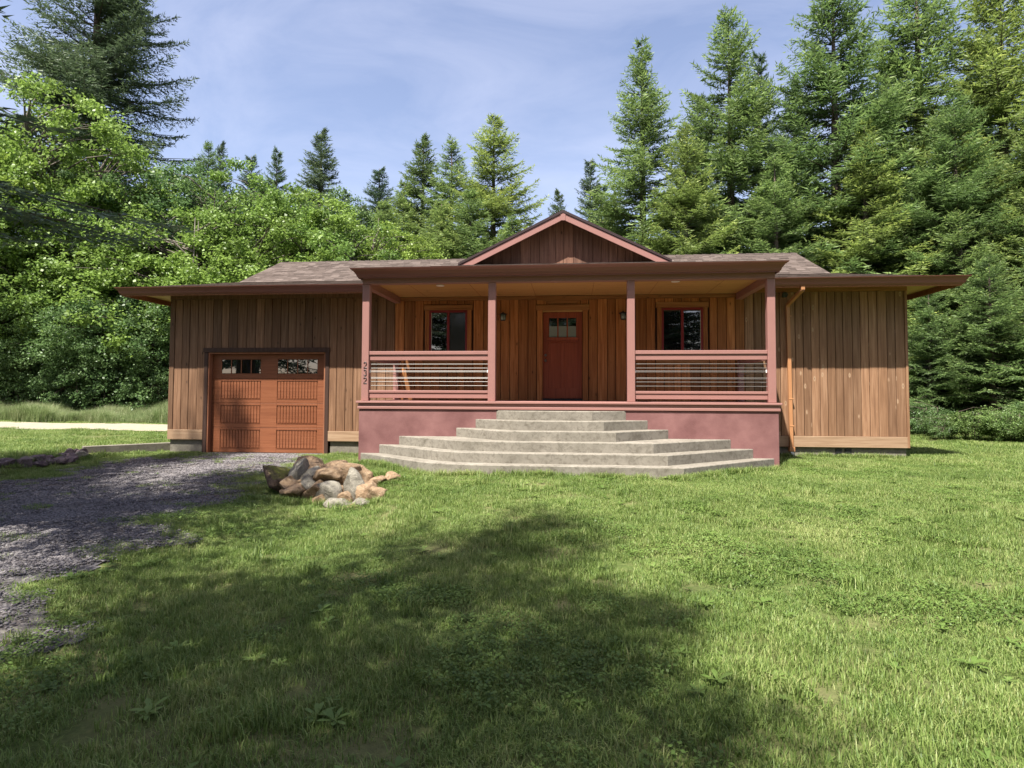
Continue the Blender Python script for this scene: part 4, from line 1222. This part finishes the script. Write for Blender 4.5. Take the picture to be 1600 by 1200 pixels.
def lawn_points(x0, x1, y0, y1, per_m2, keep):
    n = int((x1-x0)*(y1-y0)*per_m2); x = RNG.uniform(x0, x1, n); y = RNG.uniform(y0, y1, n)
    k = keep(x, y) & ~blocked(x, y); return x[k], y[k]
def in_view(x, y, pad=1.5):
    dx, dy = x-CAM.x, y-CAM.y
    f_ = dx*fwd.x+dy*fwd.y; s_ = dx*rgt.x+dy*rgt.y
    return (f_ > 1.2) & (np.abs(s_) < f_*.86+pad)
def keep_lawn(x, y):
    dm_ = drive_mask(x, y); n_ = .5+.5*np.sin(x*3.1+1.3*np.sin(y*2.2))*np.sin(y*2.7+np.sin(x*1.9))
    return in_view(x, y) & (RNG.uniform(0, 1, len(x)) > np.clip(dm_*1.35-.5*n_, 0, .965))
xa, ya = lawn_points(-11, 13, -13, 3, 46, keep_lawn)
xf, yf = lawn_points(-30, 20, -4, 14, 9, lambda x, y: in_view(x, y) & ((x < -10.9) | (x > 7.6)) & ~((x < -10.5) & (np.abs(y-(7.15-(x+10)*.06)) < 1.85)))
px_ = np.concatenate([xa, xf]); py_ = np.concatenate([ya, yf])
n_ = len(px_); big_ = np.concatenate([np.ones(len(xa)), np.full(len(xf), 1.7)])
hv = .75+.5*(.5+.5*np.sin(px_*1.9+2*np.sin(py_*1.3)))*RNG.uniform(.6, 1.3, n_)
go_ = scatter('lawn_grass', np.stack([px_, py_, gh(px_, py_)], -1), RNG.uniform(0, 6.28, n_), np.stack([big_, big_, big_*hv], -1), grassA)
tag(go_, 'short mown green grass covering the front lawn', 'grass', kind='stuff')
xc, yc = lawn_points(-11, 12, -13, 2, 5.5, lambda x, y: keep_lawn(x, y) & (np.sin(x*2.3+y)*np.sin(y*1.9-x*.7)+RNG.normal(0, .5, len(x)) > .25))
# longer tufts the mower misses: along the steps, the walls and between the rocks
ex, ey = [], []
for (ax_, ay_), (bx_, by_), cnt in (((-4.05, -2.42), (-2.1, -4.12), 60), ((-2.1, -4.12), (2.06, -4.12), 95), ((2.06, -4.12), (4.1, -2.42), 60), ((4.2, -.12), (7.5, -.12), 75), ((4.2, -2.2), (4.2, -.2), 40), ((-5.5, -.14), (-4.1, -.14), 30), ((-4.9, -5.0), (-2.6, -5.25), 55), ((-4.75, -4.3), (-2.8, -4.15), 60), ((-11.5, -3.6), (-9.9, .2), 50)):
    tt = RNG.uniform(0, 1, cnt); ex += list(ax_+(bx_-ax_)*tt+RNG.normal(0, .06, cnt)); ey += list(ay_+(by_-ay_)*tt-np.abs(RNG.normal(0, .05, cnt)))
xc = np.concatenate([xc, ex]); yc = np.concatenate([yc, ey])
n_ = len(xc); s_ = RNG.uniform(.6, 1.15, n_)
co_ = scatter('grass_clumps', np.stack([xc, yc, gh(xc, yc)], -1), RNG.uniform(0, 6.28, n_), np.stack([s_, s_, s_], -1), grassB)
tag(co_, 'longer grass clumps scattered through the lawn', 'grass', kind='stuff')
xw, yw = lawn_points(-9, 8, -12.5, -3, 4.5, lambda x, y: in_view(x, y) & (RNG.uniform(0, 1, len(x)) > drive_mask(x, y)*.9))
n_ = len(xw); s_ = RNG.uniform(.45, 1.2, n_)
wo_ = scatter('lawn_weeds', np.stack([xw, yw, gh(xw, yw)+.02], -1), RNG.uniform(0, 6.28, n_), np.stack([s_, s_, s_], -1), weeds)
tag(wo_, 'broad-leaved weeds dotted through the lawn', 'weeds', kind='stuff')
xk, yk = lawn_points(-9, 11, -12.8, -1, 9, lambda x, y: in_view(x, y) & (np.sin(x*1.15+1.5*np.sin(y*.8))*np.sin(y*1.4+x*.5)+RNG.normal(0, .25, len(x)) > .35) & (drive_mask(x, y) < .75))
n_ = len(xk); s_ = RNG.uniform(.7, 1.25, n_)
ko_ = scatter('clover', np.stack([xk, yk, gh(xk, yk)], -1), RNG.uniform(0, 6.28, n_), np.stack([s_, s_, s_], -1), clovers)
tag(ko_, 'patches of dark green clover growing through the lawn', 'clover', kind='stuff')
# tall grass bank at the foot of the shrubs
n_ = 5200; xt = RNG.uniform(-42, -9.5, n_); yt = 9.6-(xt+10)*.06+RNG.uniform(0, 1, n_)**1.3*3.6+.35*np.sin(xt*1.7)
k_ = ~((xt > XL-.3) & (yt < 8)); xt, yt = xt[k_], yt[k_]; n_ = len(xt); s_ = RNG.uniform(.3, 1.05, n_)*(.75+.35*np.sin(xt*1.3+yt)*np.sin(xt*.6))
to_ = scatter('tall_grass', np.stack([xt, yt, gh(xt, yt)], -1), RNG.uniform(0, 6.28, n_), np.stack([s_, s_, s_], -1), tall)
tag(to_, 'strip of tall pale grass between the gravel track and the shrubs', 'grass', kind='stuff')
# loose gravel
def pebbles(seed, n, radius):
    g = np.random.default_rng(seed); V, F_, T_ = [], [], []
    import bmesh
    b_ = bmesh.new(); bmesh.ops.create_icosphere(b_, subdivisions=1, radius=1); bv = np.array([v.co[:] for v in b_.verts]); bf = np.array([[v.index for v in f.verts] for f in b_.faces]); b_.free()
    for k in range(n):
        r = radius*math.sqrt(g.uniform(0, 1)); th = g.uniform(0, 6.28); s = g.uniform(.006, .017)
        v = bv*(1+g.normal(0, .14, (len(bv), 1)))*np.array([s*g.uniform(.8, 1.4), s, s*.62])
        a = g.uniform(0, 6.28); R_ = np.array([[math.cos(a), -math.sin(a), 0], [math.sin(a), math.cos(a), 0], [0, 0, 1]])
        V.append(v@R_.T+np.array([r*math.cos(th), r*math.sin(th), s*.25])); F_.append(bf+len(bv)*k); T_.append(np.full(len(bv), g.uniform(0, 1)))
    return np.concatenate(V), np.concatenate(F_), np.concatenate(T_)
tp_ = NT('pebble'); ap_ = tp_.node('ShaderNodeAttribute', attribute_name='tone')
M['pebble'] = tp_.col(tp_.ramp(ap_.outputs['Fac'], [(0, (.07, .064, .068)), (.5, (.14, .128, .132)), (1, (.235, .22, .215))]), .9, .2)
peb = [source('gravel_patch', *pebbles(200+i, 70, .2), M['pebble']) for i in range(4)]
xg, yg = lawn_points(-11, -1.8, -13, .0, 34, lambda x, y: in_view(x, y) & (RNG.uniform(0, 1, len(x)) < drive_mask(x, y)*1.1-.1))
n_ = len(xg); s_ = RNG.uniform(.8, 1.2, n_)
gv_ = scatter('loose_gravel', np.stack([xg, yg, gh(xg, yg)+.012], -1), RNG.uniform(0, 6.28, n_), np.stack([s_, s_, s_], -1), peb)
tag(gv_, 'loose grey gravel stones spread over the drive', 'gravel', kind='stuff')
